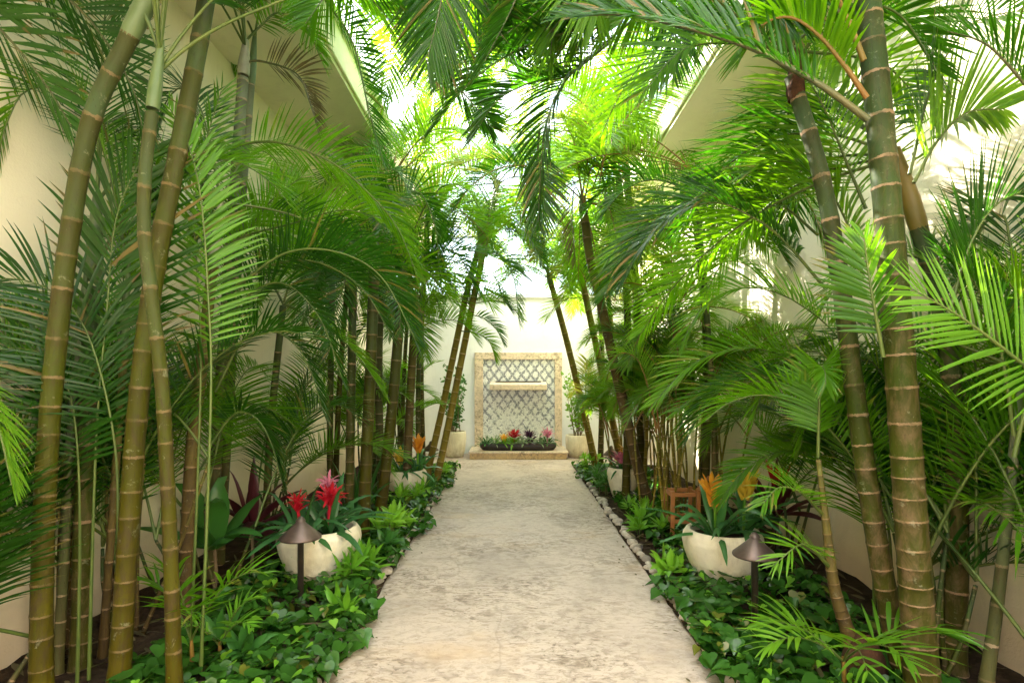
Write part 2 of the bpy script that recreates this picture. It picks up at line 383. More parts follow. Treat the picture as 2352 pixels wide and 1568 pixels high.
def mosaic_mat():
    m, n, b = mat('lattice_mosaic', 0.35, 0.5)
    ge = n.new('ShaderNodeNewGeometry')
    xyz = n.new('ShaderNodeSeparateXYZ')
    pos = ge.outputs['Position']
    lk(m, pos, xyz.inputs[0])
    # quantise to small tiles so the lattice reads as mosaic
    q = 0.016
    X = mathn(m, n, 'MULTIPLY', mathn(m, n, 'FLOOR', mathn(m, n, 'DIVIDE', xyz.outputs['X'], q)), q)
    Z = mathn(m, n, 'MULTIPLY', mathn(m, n, 'FLOOR', mathn(m, n, 'DIVIDE', xyz.outputs['Z'], q)), q)
    a = mathn(m, n, 'DIVIDE', X, 0.17); c = mathn(m, n, 'DIVIDE', Z, 0.225)
    def line(v): return mathn(m, n, 'ABSOLUTE', mathn(m, n, 'SUBTRACT', mathn(m, n, 'FRACT', v), 0.5))
    l1, l2 = line(mathn(m, n, 'ADD', a, c)), line(mathn(m, n, 'SUBTRACT', a, c))
    mask = mathn(m, n, 'MAXIMUM', mathn(m, n, 'LESS_THAN', l1, 0.15), mathn(m, n, 'LESS_THAN', l2, 0.15))
    cmb = n.new('ShaderNodeCombineXYZ')
    lk(m, X, cmb.inputs[0]); lk(m, Z, cmb.inputs[2])
    wn_ = n.new('ShaderNodeTexWhiteNoise')
    lk(m, cmb.outputs[0], wn_.inputs['Vector'])
    # lime deposit: more towards the foot of the panel, none at the top
    lime = mathn(m, n, 'ADD', mathn(m, n, 'MULTIPLY', noise(m, n, 22, 5, 0.7, pos).outputs['Fac'], 1.0), mathn(m, n, 'MULTIPLY', noise(m, n, 3.5, 3, 0.6, pos).outputs['Fac'], 0.5))
    mr = n.new('ShaderNodeMapRange')
    mr.inputs['From Min'].default_value, mr.inputs['From Max'].default_value = 0.3, 1.75
    mr.inputs['To Min'].default_value, mr.inputs['To Max'].default_value = 0.66, 1.05
    lk(m, xyz.outputs['Z'], mr.inputs['Value'])
    keep = mathn(m, n, 'LESS_THAN', lime, mr.outputs['Result'])
    mask = mathn(m, n, 'MULTIPLY', mask, keep)
    gr = ramp(n, [(0.0, (0.12, 0.125, 0.14)), (0.6, (0.27, 0.28, 0.3)), (1.0, (0.5, 0.51, 0.53))])
    lk(m, wn_.outputs['Value'], gr.inputs['Fac'])
    wh = ramp(n, [(0.0, (0.62, 0.62, 0.58)), (1.0, (0.8, 0.8, 0.77))])
    lk(m, wn_.outputs['Value'], wh.inputs['Fac'])
    # loose dark tiles
    loose = mathn(m, n, 'MULTIPLY', mathn(m, n, 'GREATER_THAN', wn_.outputs['Value'], 0.9), mathn(m, n, 'GREATER_THAN', noise(m, n, 6, 3, 0.5, pos).outputs['Fac'], 0.42))
    col = mixc(m, n, mathn(m, n, 'MAXIMUM', mask, loose), wh.outputs['Color'], gr.outputs['Color'])
    lk(m, col, b.inputs['Base Color'])
    return m
M_MOSAIC = mosaic_mat()

# ------------------------------------------------------------------ object helpers
def tag(o, label=None, cat=None, group=None, kind=None):
    if label: o['label'] = label
    if cat: o['category'] = cat
    if group: o['group'] = group
    if kind: o['kind'] = kind
    return o

def empty(name, loc, label, cat, group=None):
    o = bpy.data.objects.new(name, None)
    o.location = loc
    o.empty_display_size = 0.1
    COL.objects.link(o)
    return tag(o, label, cat, group)

class MB:
    """collects vertices and faces, then links them as ONE mesh object"""
    def __init__(s): s.v, s.f, s.n, s.att = [], [], 0, {}
    def add(s, v, f, **att):
        v = np.asarray(v, float).reshape(-1, 3)
        s.v.append(v)
        f = np.asarray(f, int)
        s.f.append(f + s.n)
        s.n += len(v)
        for k, a in att.items(): s.att.setdefault(k, []).append(np.asarray(a, float).ravel())
        return s
    def build(s, name, m, parent=None, smooth=True):
        V = np.concatenate(s.v)
        me = bpy.data.meshes.new(name)
        if parent is not None: V = V - np.array(parent_loc(parent))
        loops = np.concatenate([f.ravel() for f in s.f])
        tot = np.concatenate([np.full(len(f), f.shape[1]) for f in s.f])
        me.vertices.add(len(V)); me.vertices.foreach_set('co', V.ravel())
        me.loops.add(len(loops)); me.loops.foreach_set('vertex_index', loops.astype(np.int32))
        me.polygons.add(len(tot))
        me.polygons.foreach_set('loop_start', np.concatenate([[0], np.cumsum(tot)[:-1]]).astype(np.int32))
        me.polygons.foreach_set('use_smooth', np.full(len(tot), smooth))
        for k, a in s.att.items():
            at = me.attributes.new(k, 'FLOAT', 'POINT')
            at.data.foreach_set('value', np.concatenate(a))
        me.update(calc_edges=True)
        me.validate()
        me.materials.append(m)
        o = bpy.data.objects.new(name, me)
        COL.objects.link(o)
        if parent is not None: o.parent = parent
        return o

def parent_loc(o):
    p = np.zeros(3)
    while o is not None:
        p = p + np.array(o.location)
        o = o.parent
    return p

def box(mb, x0, x1, y0, y1, z0, z1):
    v = [(x, y, z) for z in (z0, z1) for y in (y0, y1) for x in (x0, x1)]
    return mb.add(v, [(0, 2, 3, 1), (4, 5, 7, 6), (0, 1, 5, 4), (2, 6, 7, 3), (0, 4, 6, 2), (1, 3, 7, 5)])

def bevel(o, w=0.01, seg=2):
    b = o.modifiers.new('edge', 'BEVEL')
    b.width, b.segments, b.limit_method = w, seg, 'ANGLE'
    return o

def bar(mb, p, q, w, h):
    """a square bar from p to q"""
    p, q = np.array(p, float), np.array(q, float)
    t = (q - p) / np.linalg.norm(q - p)
    u = np.cross(t, (0, 0, 1) if abs(t[2]) < 0.9 else (0, 1, 0)); u /= np.linalg.norm(u)
    w_ = np.cross(u, t)
    v = [e + a * u * w / 2 + c * w_ * h / 2 for e in (p, q) for a, c in ((-1, -1), (1, -1), (1, 1), (-1, 1))]
    return mb.add(v, [(3, 2, 1, 0), (4, 5, 6, 7), (0, 1, 5, 4), (1, 2, 6, 5), (2, 3, 7, 6), (3, 0, 4, 7)])

def catmull(pts, n):
    p = np.asarray(pts, float)
    if len(p) == 2: return p[0] + np.linspace(0, 1, n)[:, None] * (p[1] - p[0])
    q = np.vstack([2 * p[0] - p[1], p, 2 * p[-1] - p[-2]])
    k = len(p) - 1
    u = np.linspace(0, k, 200)
    i = np.minimum(u.astype(int), k - 1); t = (u - i)[:, None]
    a, b, c, d = q[i], q[i + 1], q[i + 2], q[i + 3]
    x = 0.5 * (2 * b + (c - a) * t + (2 * a - 5 * b + 4 * c - d) * t ** 2 + (3 * b - a - 3 * c + d) * t ** 3)
    s = np.concatenate([[0], np.cumsum(np.linalg.norm(np.diff(x, axis=0), axis=1))])
    g = np.linspace(0, s[-1], n)
    return np.stack([np.interp(g, s, x[:, j]) for j in range(3)], 1)

def unit(a): return a / np.maximum(np.linalg.norm(a, axis=-1, keepdims=True), 1e-9)

def tube(mb, pts, rad, sides=8, cap=True, lump=0.0, **att):
    pts = np.asarray(pts, float); n = len(pts)
    T = unit(np.gradient(pts, axis=0))
    ref = np.array([1.0, 0.13, 0.0]) if abs(T[0][0]) < 0.8 else np.array([0.0, 1.0, 0.2])
    U = np.zeros_like(pts); u = ref
    for i in range(n):
        u = u - u.dot(T[i]) * T[i]; u = u / np.linalg.norm(u); U[i] = u
    W = np.cross(T, U)
    a = np.linspace(0, 2 * np.pi, sides, endpoint=False)
    rad = np.broadcast_to(np.asarray(rad, float), (n,))
    rr = rad[:, None] * (1 + lump * rng.standard_normal((n, sides)))
    v = pts[:, None] + rr[..., None] * (np.cos(a)[None, :, None] * U[:, None] + np.sin(a)[None, :, None] * W[:, None])
    i, j = np.meshgrid(np.arange(n - 1), np.arange(sides), indexing='ij')
    k = (j + 1) % sides
    f = np.stack([i * sides + j, i * sides + k, (i + 1) * sides + k, (i + 1) * sides + j], -1).reshape(-1, 4)
    at = {q: np.repeat(np.asarray(w, float), sides) for q, w in att.items()}
    mb.add(v.reshape(-1, 3), f, **at)
    if cap:
        e = {q: w[-1] * np.ones(sides + 1) for q, w in att.items()}
        tip = pts[-1] + T[-1] * rad[-1] * 0.4
        mb.add(np.vstack([v[-1], tip[None]]), [(q, (q + 1) % sides, sides) for q in range(sides)], **e)
    return mb

def lathe(mb, c, prof, n=40):
    a = np.linspace(0, 2 * np.pi, n, endpoint=False)
    pr = np.asarray(prof, float)
    v = np.stack([c[0] + pr[:, None, 0] * np.cos(a), c[1] + pr[:, None, 0] * np.sin(a), c[2] + pr[:, None, 1] + 0 * a], -1)
    i, j = np.meshgrid(np.arange(len(pr) - 1), np.arange(n), indexing='ij'); k = (j + 1) % n
    return mb.add(v.reshape(-1, 3), np.stack([i * n + j, i * n + k, (i + 1) * n + k, (i + 1) * n + j], -1).reshape(-1, 4))

def strips(mb, base, d0, wdir, L, W, droop, m=5, prof=None, fold=0.22, grav=1.5):
    """n leaves at once: base, d0, wdir (n,3); L, W, droop (n,). Each is a folded strip bending down along its length."""
    n = len(base)
    s = np.linspace(0, 1, m + 1)
    prof = prof or ([0, .12, .4, .75, 1], [.35, .8, 1, .62, .03])
    w = np.interp(s, *prof)
    d = unit(d0[:, None] + droop[:, None, None] * grav * s[None, :, None] * np.array([0, 0, -1.0]))
    step = d * (L / m)[:, None, None]
    c = base[:, None] + np.concatenate([np.zeros((n, 1, 3)), np.cumsum(step[:, :-1], 1)], 1)
    wd = unit(wdir[:, None] - (wdir[:, None] * d).sum(-1, keepdims=True) * d)
    nr = np.cross(d, wd)
    hw = (W[:, None] * w[None])[..., None] * 0.5
    v = np.stack([c - wd * hw + nr * hw * fold, c - nr * hw * fold, c + wd * hw + nr * hw * fold], 2)
    v = v.reshape(-1, 3)
    v[:, 0] = np.clip(v[:, 0], -2.445, 2.385)
    v[:, 2] = np.maximum(v[:, 2], 0.012)
    k, i, j = np.meshgrid(np.arange(n), np.arange(m), np.arange(2), indexing='ij')
    o = k * (m + 1) * 3 + i * 3 + j
    return mb.add(v, np.stack([o, o + 1, o + 4, o + 3], -1).reshape(-1, 4), along=np.tile(np.repeat(s, 3), n))

# ------------------------------------------------------------------ palms
def frond(parent, pts, L=0.4, n=54, roll=0.0, tone='deep', rib='green', W=0.0145, t0=0.2, droop=0.24, vlift=24, r=0.009, az=None, a0=68, a1=24):
    """one feather frond along the points pts: child 'frond' of parent with its own 'midrib'"""
    c = catmull(pts, 60)
    c[:, 0] = np.clip(c[:, 0], -2.42, 2.37)
    T = unit(np.gradient(c, axis=0))
    h = np.array(az if az is not None else (c[-1] - c[0]), float); h[2] = 0
    if np.linalg.norm(h) < 0.05: h = np.array([0.3, -1.0, 0])
    S0 = np.cross(unit(h), (0, 0, 1.0))
    mb = MB()
    for side in (-1, 1):
        u = np.clip(np.linspace(0, 1, n) + rng.normal(0, 0.25 / n, n), 0, 1)
        keep = rng.random(n) > 0.03
        u = u[keep]; k = len(u)
        t = t0 + (0.985 - t0) * u
        x = t * 59
        pos = np.stack([np.interp(x, np.arange(60), c[:, j]) for j in range(3)], 1)
        tt = unit(np.stack([np.interp(x, np.arange(60), T[:, j]) for j in range(3)], 1))
        S = unit(S0 - (tt @ S0)[:, None] * tt)
        N = np.cross(S, tt)
        ro = R(roll)
        S, N = S * math.cos(ro) + N * math.sin(ro), N * math.cos(ro) - S * math.sin(ro)
        al = R(a0) + (R(a1) - R(a0)) * u + rng.normal(0, 0.03, k)
        be = R(vlift) + rng.normal(0, 0.07, k)
        d0 = np.cos(al)[:, None] * tt + np.sin(al)[:, None] * (np.cos(be)[:, None] * side * S + np.sin(be)[:, None] * N)
        LL = L * np.interp(u, [0, .12, .35, .7, .92, 1], [.6, .88, 1, .8, .5, .36]) * rng.uniform(0.9, 1.08, k)
        WW = W * np.interp(u, [0, .3, .8, 1], [.7, 1, .85, .6]) * rng.uniform(0.85, 1.12, k)
        wd = tt + 0.12 * rng.standard_normal((k, 3))
        strips(mb, pos, d0, wd, LL, WW, np.maximum(0.05, droop * rng.uniform(0.6, 1.4, k)))
    fo = mb.build('frond', LEAF[tone], parent)
    tube(MB(), c[::2], np.linspace(r, r * 0.25, 30), 6).build('midrib', RIB[rib], fo)
    return fo

def arc(p, az, el, length, bend, n=8):
    """points of a stalk that leaves p at azimuth az (0 = away from the camera, 90 = right) and elevation el (degrees) and bows down"""
    p = np.array(p, float)
    h = np.array([math.sin(R(az)), math.cos(R(az)), 0])
    d0 = h * math.cos(R(el)) + np.array([0, 0, math.sin(R(el))])
    out = [p]
    for i in range(n):
        s = (i + 0.5) / n
        d = unit(d0 + np.array([0, 0, -1]) * bend * s ** 1.4)
        out.append(out[-1] + d * length / n)
    return np.array(out)

def visible_px(c):
    y = np.maximum(c[:, 1], 0.05)
    return CX + c[:, 0] / y * F, CY - (c[:, 2] - H) / y * F

def clear(c, L):
    """False when a frond would hang right before the lens, or before the fountain and the open path"""
    px, py = visible_px(c)
    near = (c[:, 1] > 0) & (c[:, 1] < 1.9) & (px > -250) & (px < 2600) & (py > -250) & (py < 1700)
    if near.any() or ((np.abs(c[:, 0]) < 0.9) & (np.abs(c[:, 1]) < 1.2) & (c[:, 2] < 2.5)).any(): return False
    low = (c[:, 1] > 0) & (c[:, 1] < 2.8) & (py > 120) & (((px > 30) & (px < 520)) | ((px > 1900) & (px < 2160)))
    if low.mean() > 0.12: return False
    mm = L * F / np.maximum(c[:, 1], 0.5) * 0.4
    bed = (c[:, 1] > 0) & (c[:, 1] < 5.0) & (((px + mm > 450) & (px - mm < 1000) & (py + mm > 1090)) | ((px + mm > 1560) & (px - mm < 1880) & (py + mm > 1130)))
    if bed[15 if len(bed) > 15 else 3:].any(): return False
    for (a, b_, u, v) in ((590, 835, 20, 330), (1480, 1740, 180, 360), (365, 450, 0, 160), (2080, 2330, 30, 330)):
        hit = (c[:, 1] > 0) & (px + .6 * mm > a) & (px - .6 * mm < b_) & (py + .6 * mm > u) & (py - .6 * mm < v)
        if hit.mean() > .25: return False
    m = L * F / np.maximum(c[:, 1], 0.5) * 0.5
    mid = (c[:, 1] > 0) & (px + m > 1090) & (px - m < 1275) & (py + m > 690)
    path = (c[:, 1] > 0) & (np.abs(c[:, 0] - 0.05) < 0.75) & (c[:, 2] < 1.75)
    return not (mid.any() or path.any())

def crown(root, p, n=8, length=1.5, L=0.42, tone=('deep', 'mid'), els=(75, 5), bend=(1.2, 2.0), rib='green', azs=None, W=0.0145, seed=0, **kw):
    g = np.random.default_rng(seed)
    a = g.uniform(0, 360)
    made = 0
    for i in range(n):
        f = i / max(1, n - 1)
        el = els[0] + (els[1] - els[0]) * f + g.uniform(-8, 8)
        for k in range(6):
            azi = (a + 137.5 * i + 53 * k) if azs is None else g.uniform(*azs)
            c = arc(p, azi, el, length * g.uniform(0.8, 1.12), g.uniform(*bend))
            out = max(0, c[:, 0].max() - 2.37) + max(0, -2.42 - c[:, 0].min())
            if clear(c, L) and out < 0.35: break
        else: continue
        frond(root, c, L * g.uniform(0.85, 1.1), tone=tone[int(g.integers(len(tone)))], rib=rib, W=W, roll=g.uniform(-18, 18), az=(math.sin(R(azi)), math.cos(R(azi)), 0), **kw)
        made += 1
    return made

def trunk(parent, pts, r0, r1, look, spacing=0.15, name='trunk', flare=1.25, sides=16):
    c = catmull(pts, 160)
    ln = np.linalg.norm(np.diff(c, axis=0), axis=1).sum()
    rows, z, idx = [], 0.0, 0.0
    while z < ln:
        sp = spacing * random.uniform(0.68, 1.32) * (0.75 + 0.5 * min(1, z / (0.6 * ln)))
        for a in (0.0, 0.1, 0.3, 0.5, 0.7, 0.9):
            rows.append((z + a * sp, idx + a, {0.0: 1.045, 0.1: 1.0, 0.9: 1.01}.get(a, 0.99)))
        z += sp; idx += 1
    rows = [q for q in rows if q[0] <= ln]
    s = np.array([q[0] for q in rows]); f = s / ln
    g = np.linspace(0, ln, 160)
    p = np.stack([np.interp(s, g, c[:, j]) for j in range(3)], 1)
    rad = (r0 + (r1 - r0) * f) * np.array([q[2] for q in rows]) * (1 + (flare - 1) * np.exp(-s / 0.12))
    mb = tube(MB(), p, rad, sides, True, 0.006, ringpos=np.array([q[1] for q in rows]), hfrac=f)
    o = mb.build(name, TRUNK[look], parent)
    return o, c

def grounded(pts):
    """close a trunk on the soil: move its lowest point straight down, or up, to z = 0"""
    q = [np.array(P(*t)) for t in pts]
    if q[0][2] > 0.02: q.insert(0, q[0] + (q[0] - q[1]) / max(1e-3, (q[1] - q[0])[2]) * min(q[0][2], 0.6) * np.array([.4, .4, 1]))
    q[0][2] = 0.0
    return q

def palm(pts, r0, r1, look, label, shaft='green', shaft_len=0.45, group='palms along the garden path', spacing=0.15, name='palm_tree', fib=False, **cr):
    if pts[0][2] < 3: r0, r1 = r0 * .82, r1 * .84
    q = grounded(pts)
    root = empty(name, tuple(q[0]), label, 'palm', group)
    _, c = trunk(root, q, r0, r1, look, spacing)
    top = c[-1]; t = unit(c[-1] - c[-6])
    if shaft_len:
        e = top + t * shaft_len
        sp = np.linspace(0, 1, 12)
        tube(MB(), top - t * 0.01 + sp[:, None] * t * shaft_len, r1 * np.interp(sp, [0, .1, .35, 1], [1.02, 1.12, 1.1, .5]), 14).build('crownshaft', SHAFT[shaft], root)
        top = e - t * 0.06
    if fib:
        lathe(MB(), tuple(top - t * 0.1), [(r1 * .98, -.05), (r1 * 1.22, -.01), (r1 * 1.12, .05), (r1 * .75, .13), (r1 * .4, .2)], 14).build('fibre_sheath', M_FIBRE, root)
    if cr: crown(root, top, **cr)
    return root

# ------------------------------------------------------------------ setting
WL, WR, YB, YF, YE = -2.46, 2.40, 10.65, -10.0, 11.6
PL, PR = -0.86, 0.965
def ground_sheet(name, x0, x1, y0, y1, z, m, n=(2, 2), wob=0.0):
    xs, ys = np.linspace(x0, x1, n[0]), np.linspace(y0, y1, n[1])
    g = np.stack(np.meshgrid(xs, ys, indexing='ij'), -1).reshape(-1, 2)
    zz = z + wob * rng.standard_normal(len(g))
    i, j = np.meshgrid(np.arange(n[0] - 1), np.arange(n[1] - 1), indexing='ij')
    o = i * n[1] + j
    ob = MB().add(np.column_stack([g, zz]), np.stack([o, o + n[1], o + n[1] + 1, o + 1], -1).reshape(-1, 4)).build(name, m)
    ob['kind'] = 'structure'
    return ob
M_GROUND = simple('paved_ground', (0.42, 0.36, 0.28), (0.55, 0.48, 0.38), 3, 0.8)
ground_sheet('ground', -400, 400, -400, 400, -0.012, M_GROUND)
pth = ground_sheet('path', PL, PR, -2.5, YB, 0.0, M_PATH, (8, 160))
pv = np.zeros(len(pth.data.vertices) * 3); pth.data.vertices.foreach_get('co', pv); pv = pv.reshape(-1, 3)
for e in (PL, PR):
    k = np.abs(pv[:, 0] - e) < 1e-4
    pv[k, 0] += rng.normal(0, .009, k.sum())
pth.data.vertices.foreach_set('co', pv.ravel())
ground_sheet('terrace', PR, WR, 9.2, YB, -0.004, M_PATH)
ground_sheet('terrace', WL, PL, 9.2, YB, -0.004, M_PATH)
ground_sheet('soil_bed', WL, PL - 0.004, -1.0, 9.2, 0.006, M_SOIL, (20, 120), 0.008)
ground_sheet('soil_bed', PR + 0.004, WR, -1.0, 9.2, 0.006, M_SOIL, (20, 120), 0.008)

def building(label, xw, xo, xe, sgn):
    """a wall along the garden with an overhanging eave: wall, soffit, fascia, roof"""
    b = empty('building', (xw, 5, 0), label, 'building')
    x0, x1 = sorted((xw, xw + sgn * 0.3))
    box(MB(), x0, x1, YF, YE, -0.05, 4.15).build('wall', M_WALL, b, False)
    x0, x1 = sorted((xo - sgn * 0.0, xw + sgn * 0.3))
    box(MB(), x0, x1, YF - 0.1, YE + 0.1, 4.153, 4.25).build('soffit', M_EAVE, b, False)
    x0, x1 = sorted((xo, xo - sgn * 0.03))
    bevel(box(MB(), x0, x1, YF - 0.12, YE + 0.12, 4.19, 4.5).build('fascia', M_EAVE, b, False), 0.012)
    a = np.linspace(-0.5 * np.pi, 0.5 * np.pi, 9)
    gut = MB()
    yy = np.linspace(YF - 0.15, YE + 0.15, 20)
    tube(gut, np.column_stack([np.full(20, xo - sgn * 0.02), yy, np.full(20, 4.535)]), 0.055, 12)
    gut.build('gutter', M_EAVE, b)
    rv = [(xo, YF - .12, 4.52), (xo, YE + .12, 4.52), (xw + sgn * 3, YE + .12, 5.3), (xw + sgn * 3, YF - .12, 5.3)]
    rv += [(x, y, z - 0.06) for x, y, z in rv]
    MB().add(rv, [(0, 1, 2, 3), (7, 6, 5, 4), (0, 4, 5, 1), (1, 5, 6, 2), (2, 6, 7, 3), (3, 7, 4, 0)]).build('roof', M_ROOF, b, False)
    return b
building('long cream plastered building with overhanging eave on the left of the path', WL, -1.56, 0, -1)
building('long cream plastered building with overhanging eave on the right of the path', WR, 1.75, 0, 1)

bw = empty('garden_wall', (0, YB, 0), 'tall white end wall behind the mosaic fountain', 'wall')
box(MB(), WL + 0.002, WR - 0.002, YB, YB + 0.25, -0.05, 2.9).build('wall', M_WHITE, bw, False)
bevel(box(MB(), WL + 0.002, WR - 0.002, YB - 0.05, YB + 0.3, 2.902, 2.98).build('coping', M_WHITE, bw, False), 0.01)

# ------------------------------------------------------------------ fountain
fx0, fx1 = (1091 - CX) / F * 10.6, (1292 - CX) / F * 10.6
ix0, ix1 = fx0 + 0.158, fx1 - 0.135
ftn = empty('wall_fountain', ((fx0 + fx1) / 2, YB, 0), 'wall fountain of grey and white diamond mosaic framed in honey stone', 'fountain')
fr = MB()
zt, zi = 1.885, 1.755
bevel(box(MB(), fx0, ix0, YB - 0.05, YB - 0.001, 0.14, zi).build('frame_side', M_FRAME, ftn, False), 0.006)
bevel(box(MB(), ix1, fx1, YB - 0.05, YB - 0.001, 0.14, zi).build('frame_side', M_FRAME, ftn, False), 0.006)
bevel(box(MB(), fx0, fx1, YB - 0.053, YB - 0.001, zi + .001, zt).build('frame_top', M_FRAME, ftn, False), 0.006)
box(MB(), ix0 + .001, ix1 - .001, YB - 0.02, YB - 0.001, 0.14, zi - .001).build('mosaic_panel', M_MOSAIC, ftn, False)
lx0, lx1 = (1126 - CX) / F * 10.4, (1257 - CX) / F * 10.4
lv = [(lx0, YB - .021, 1.22), (lx1, YB - .021, 1.22), (lx1, YB - .021, 1.34), (lx0, YB - .021, 1.34),
      (lx0, YB - .3, 1.19), (lx1, YB - .3, 1.19), (lx1, YB - .3, 1.29), (lx0, YB - .3, 1.29)]
led = MB().add(lv, [(0, 1, 5, 4), (4, 5, 6, 7), (7, 6, 2, 3), (0, 4, 7, 3), (1, 2, 6, 5)]).build('spout_ledge', M_FRAME, ftn, False)
bevel(led, 0.008)
box(MB(), lx0 + .1, lx1 - .1, YB - .1, YB - .022, 1.335, 1.352).build('spout_slot', M_TRAY, led, False)
bx0, bx1 = (1077 - CX) / F * 9.84, (1307 - CX) / F * 9.84
bevel(box(MB(), bx0 + .02, bx1 - .02, 9.86, YB - .002, 0.001, 0.1).build('plinth', M_STEP, ftn, False), 0.006)
bevel(box(MB(), bx0, bx1, 9.83, YB - .002, 0.101, 0.137).build('plinth_slab', M_FRAME, ftn, False), 0.012, 3)

tx0, tx1 = (1103 - CX) / F * 10.0, (1279 - CX) / F * 10.0
tray = empty('planter_trough', ((tx0 + tx1) / 2, 10.05, .137), 'low dark trough of bromeliads on the stone step of the fountain', 'planter')
tv = MB()
A = np.linspace(0, 2 * np.pi, 48, endpoint=False)
def oval(rx, ry, z): 
    c, s_ = np.cos(A), np.sin(A)
    return np.column_stack([(tx0 + tx1) / 2 + rx * np.sign(c) * np.abs(c) ** .6, 10.08 + ry * np.sign(s_) * np.abs(s_) ** .6, np.full(48, z)])
rx = (tx1 - tx0) / 2
rings = [oval(rx * .93, .12, .138), oval(rx, .15, .19), oval(rx * 1.01, .16, .26), oval(rx * .96, .14, .262), oval(rx * .9, .12, .235)]
i, j = np.meshgrid(np.arange(4), np.arange(48), indexing='ij'); k = (j + 1) % 48
tv.add(np.concatenate(rings), np.stack([i * 48 + j, i * 48 + k, (i + 1) * 48 + k, (i + 1) * 48 + j], -1).reshape(-1, 4))
tv.build('trough', M_TRAY, tray)
MB().add(np.vstack([rings[-1], [[(tx0 + tx1) / 2, 10.08, .25]]]), [(q, (q + 1) % 48, 48) for q in range(48)]).build('soil', M_SOIL, tray)

# ------------------------------------------------------------------ plants from strap leaves
def rosette(mb, c, n, L, W, els, droop, seed, spread=0.03, fold=0.3, prof=None, m=6, azr=(0, 360)):
    g = np.random.default_rng(seed)
    az = np.radians(np.linspace(azr[0], azr[1], n, endpoint=False) * 1.0 + g.uniform(-20, 20, n)) if azr != (0, 360) else np.radians(137.5 * np.arange(n) + g.uniform(-15, 15, n))
    el = np.radians(np.linspace(els[0], els[1], n) + g.uniform(-8, 8, n))
    h = np.stack([np.sin(az), np.cos(az), 0 * az], 1)
    d = h * np.cos(el)[:, None] + np.array([0, 0, 1.0]) * np.sin(el)[:, None]
    wd = np.cross(d, (0, 0, 1.0)) + 0.15 * g.standard_normal((n, 3))
    strips(mb, np.array(c) + h * spread, d, wd, L * g.uniform(.75, 1.12, n), W * g.uniform(.8, 1.15, n), droop * g.uniform(.6, 1.4, n), m, prof or ([0, .1, .5, .8, 1], [.7, .85, 1, .75, .05]), fold)
    return mb

def bromeliad(c, col, label, h=0.3, leafL=0.34, tone='strap', group='bromeliads in pots and troughs', fsize=0.1, seed=0, n=14, W=0.045, shape='star'):
    b = empty('bromeliad', c, label, 'bromeliad', group)
    rosette(MB(), c, n, leafL, W, (72, 15), 0.75, seed).build('leaves', LEAF[tone], b)
    if not col: return b
    g = np.random.default_rng(seed)
    top = np.array(c) + np.array([g.uniform(-.02, .02), g.uniform(-.02, .02), h])
    if shape == 'star':
        f = MB()
        rosette(f, top - (0, 0, .1), 12, fsize * 1.25, fsize * .3, (82, 45), 0.3, seed + 1, .004)
        rosette(f, top - (0, 0, .03), 18, fsize * 1.1, fsize * .22, (60, -12), 0.3, seed + 2, .004)
    else:
        f = MB()
        for q in range(4): rosette(f, top - (0, 0, .13 - .03 * q), 9, fsize * 1.05, fsize * .36, (84 - 6 * q, 58 - 8 * q), 0.02, seed + q, .008)
    fo = f.build('flower', LEAF[col], b)
    tube(MB(), [np.array(c), (np.array(c) + top) / 2, top - (0, 0, .05)], .011, 8).build('stalk', LEAF['lime'] if col in ('gold', 'orange') else LEAF[col], b)
    return b

for k, (px, col, h, L, tone, fs, lab) in enumerate([
        (1118, None, 0, .17, 'strap', 0, 'spiky dark green bromeliad at the left end of the fountain trough'),
        (1137, None, 0, .18, 'grey', 0, 'grey striped bromeliad without a flower in the fountain trough'),
        (1158, 'orange', .13, .16, 'lime', .07, 'bromeliad with orange bracts and yellow leaves in the fountain trough'),
        (1181, 'red', .17, .18, 'lime', .1, 'bromeliad with one scarlet flower in the fountain trough'),
        (1204, None, 0, .19, 'grey', 0, 'silver leaved bromeliad right of the scarlet flower in the trough'),
        (1217, 'purple', .17, .17, 'purple', .09, 'dark purple bromeliad in the middle of the fountain trough'),
        (1240, None, 0, .2, 'grey', 0, 'pale striped bromeliad arching over the front of the fountain trough'),
        (1258, 'pink', .18, .17, 'strap', .1, 'bromeliad with a bright pink flower at the right of the trough')]):
    bromeliad(((px - CX) / F * 10.02, 10.0 + .07 * (k % 2), .25), col, lab, h * 1.1, L * 1.35, tone, 'bromeliads in the fountain trough', fs * 1.45, 40 + k, 18, .032)

# ------------------------------------------------------------------ pots
def pot(c, r, h, label, group='cream pots along the path', soil_r=.8, tall=False):
    p = empty('plant_pot', c, label, 'plant pot', group)
    if tall: prof = [(0, 0), (r * .72, 0), (r * .78, .02), (r * .95, h * .45), (r, h * .75), (r * .97, h * .97), (r * .93, h), (r * .86, h), (r * .84, h - .06)]
    else: prof = [(0, 0), (r * .62, 0), (r * .66, .015), (r * .8, h * .28), (r * .95, h * .58), (r, h * .78), (r * .975, h * .9), (r * .9, h * .985), (r * .86, h), (r * .8, h * .99), (r * .79, h - .06)]
    q = np.array(prof); s = np.linspace(0, len(q) - 1, 50)
    q = np.column_stack([np.interp(s, np.arange(len(q)), q[:, 0]), np.interp(s, np.arange(len(q)), q[:, 1])])
    b = lathe(MB(), c, q, 48).build('pot_body', M_POT, p)
    lathe(MB(), c, [(r * .82, h - .055), (r * .4, h - .045), (0, h - .04)], 32).build('soil', M_SOIL, p)
    return p
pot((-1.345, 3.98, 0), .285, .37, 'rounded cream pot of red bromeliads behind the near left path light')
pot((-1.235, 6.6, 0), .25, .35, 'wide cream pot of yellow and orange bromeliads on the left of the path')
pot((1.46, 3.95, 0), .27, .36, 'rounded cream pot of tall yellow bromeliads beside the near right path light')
pot((1.31, 6.7, 0), .19, .36, 'small tapering cream pot of reddish plants beside a leaning brown palm')
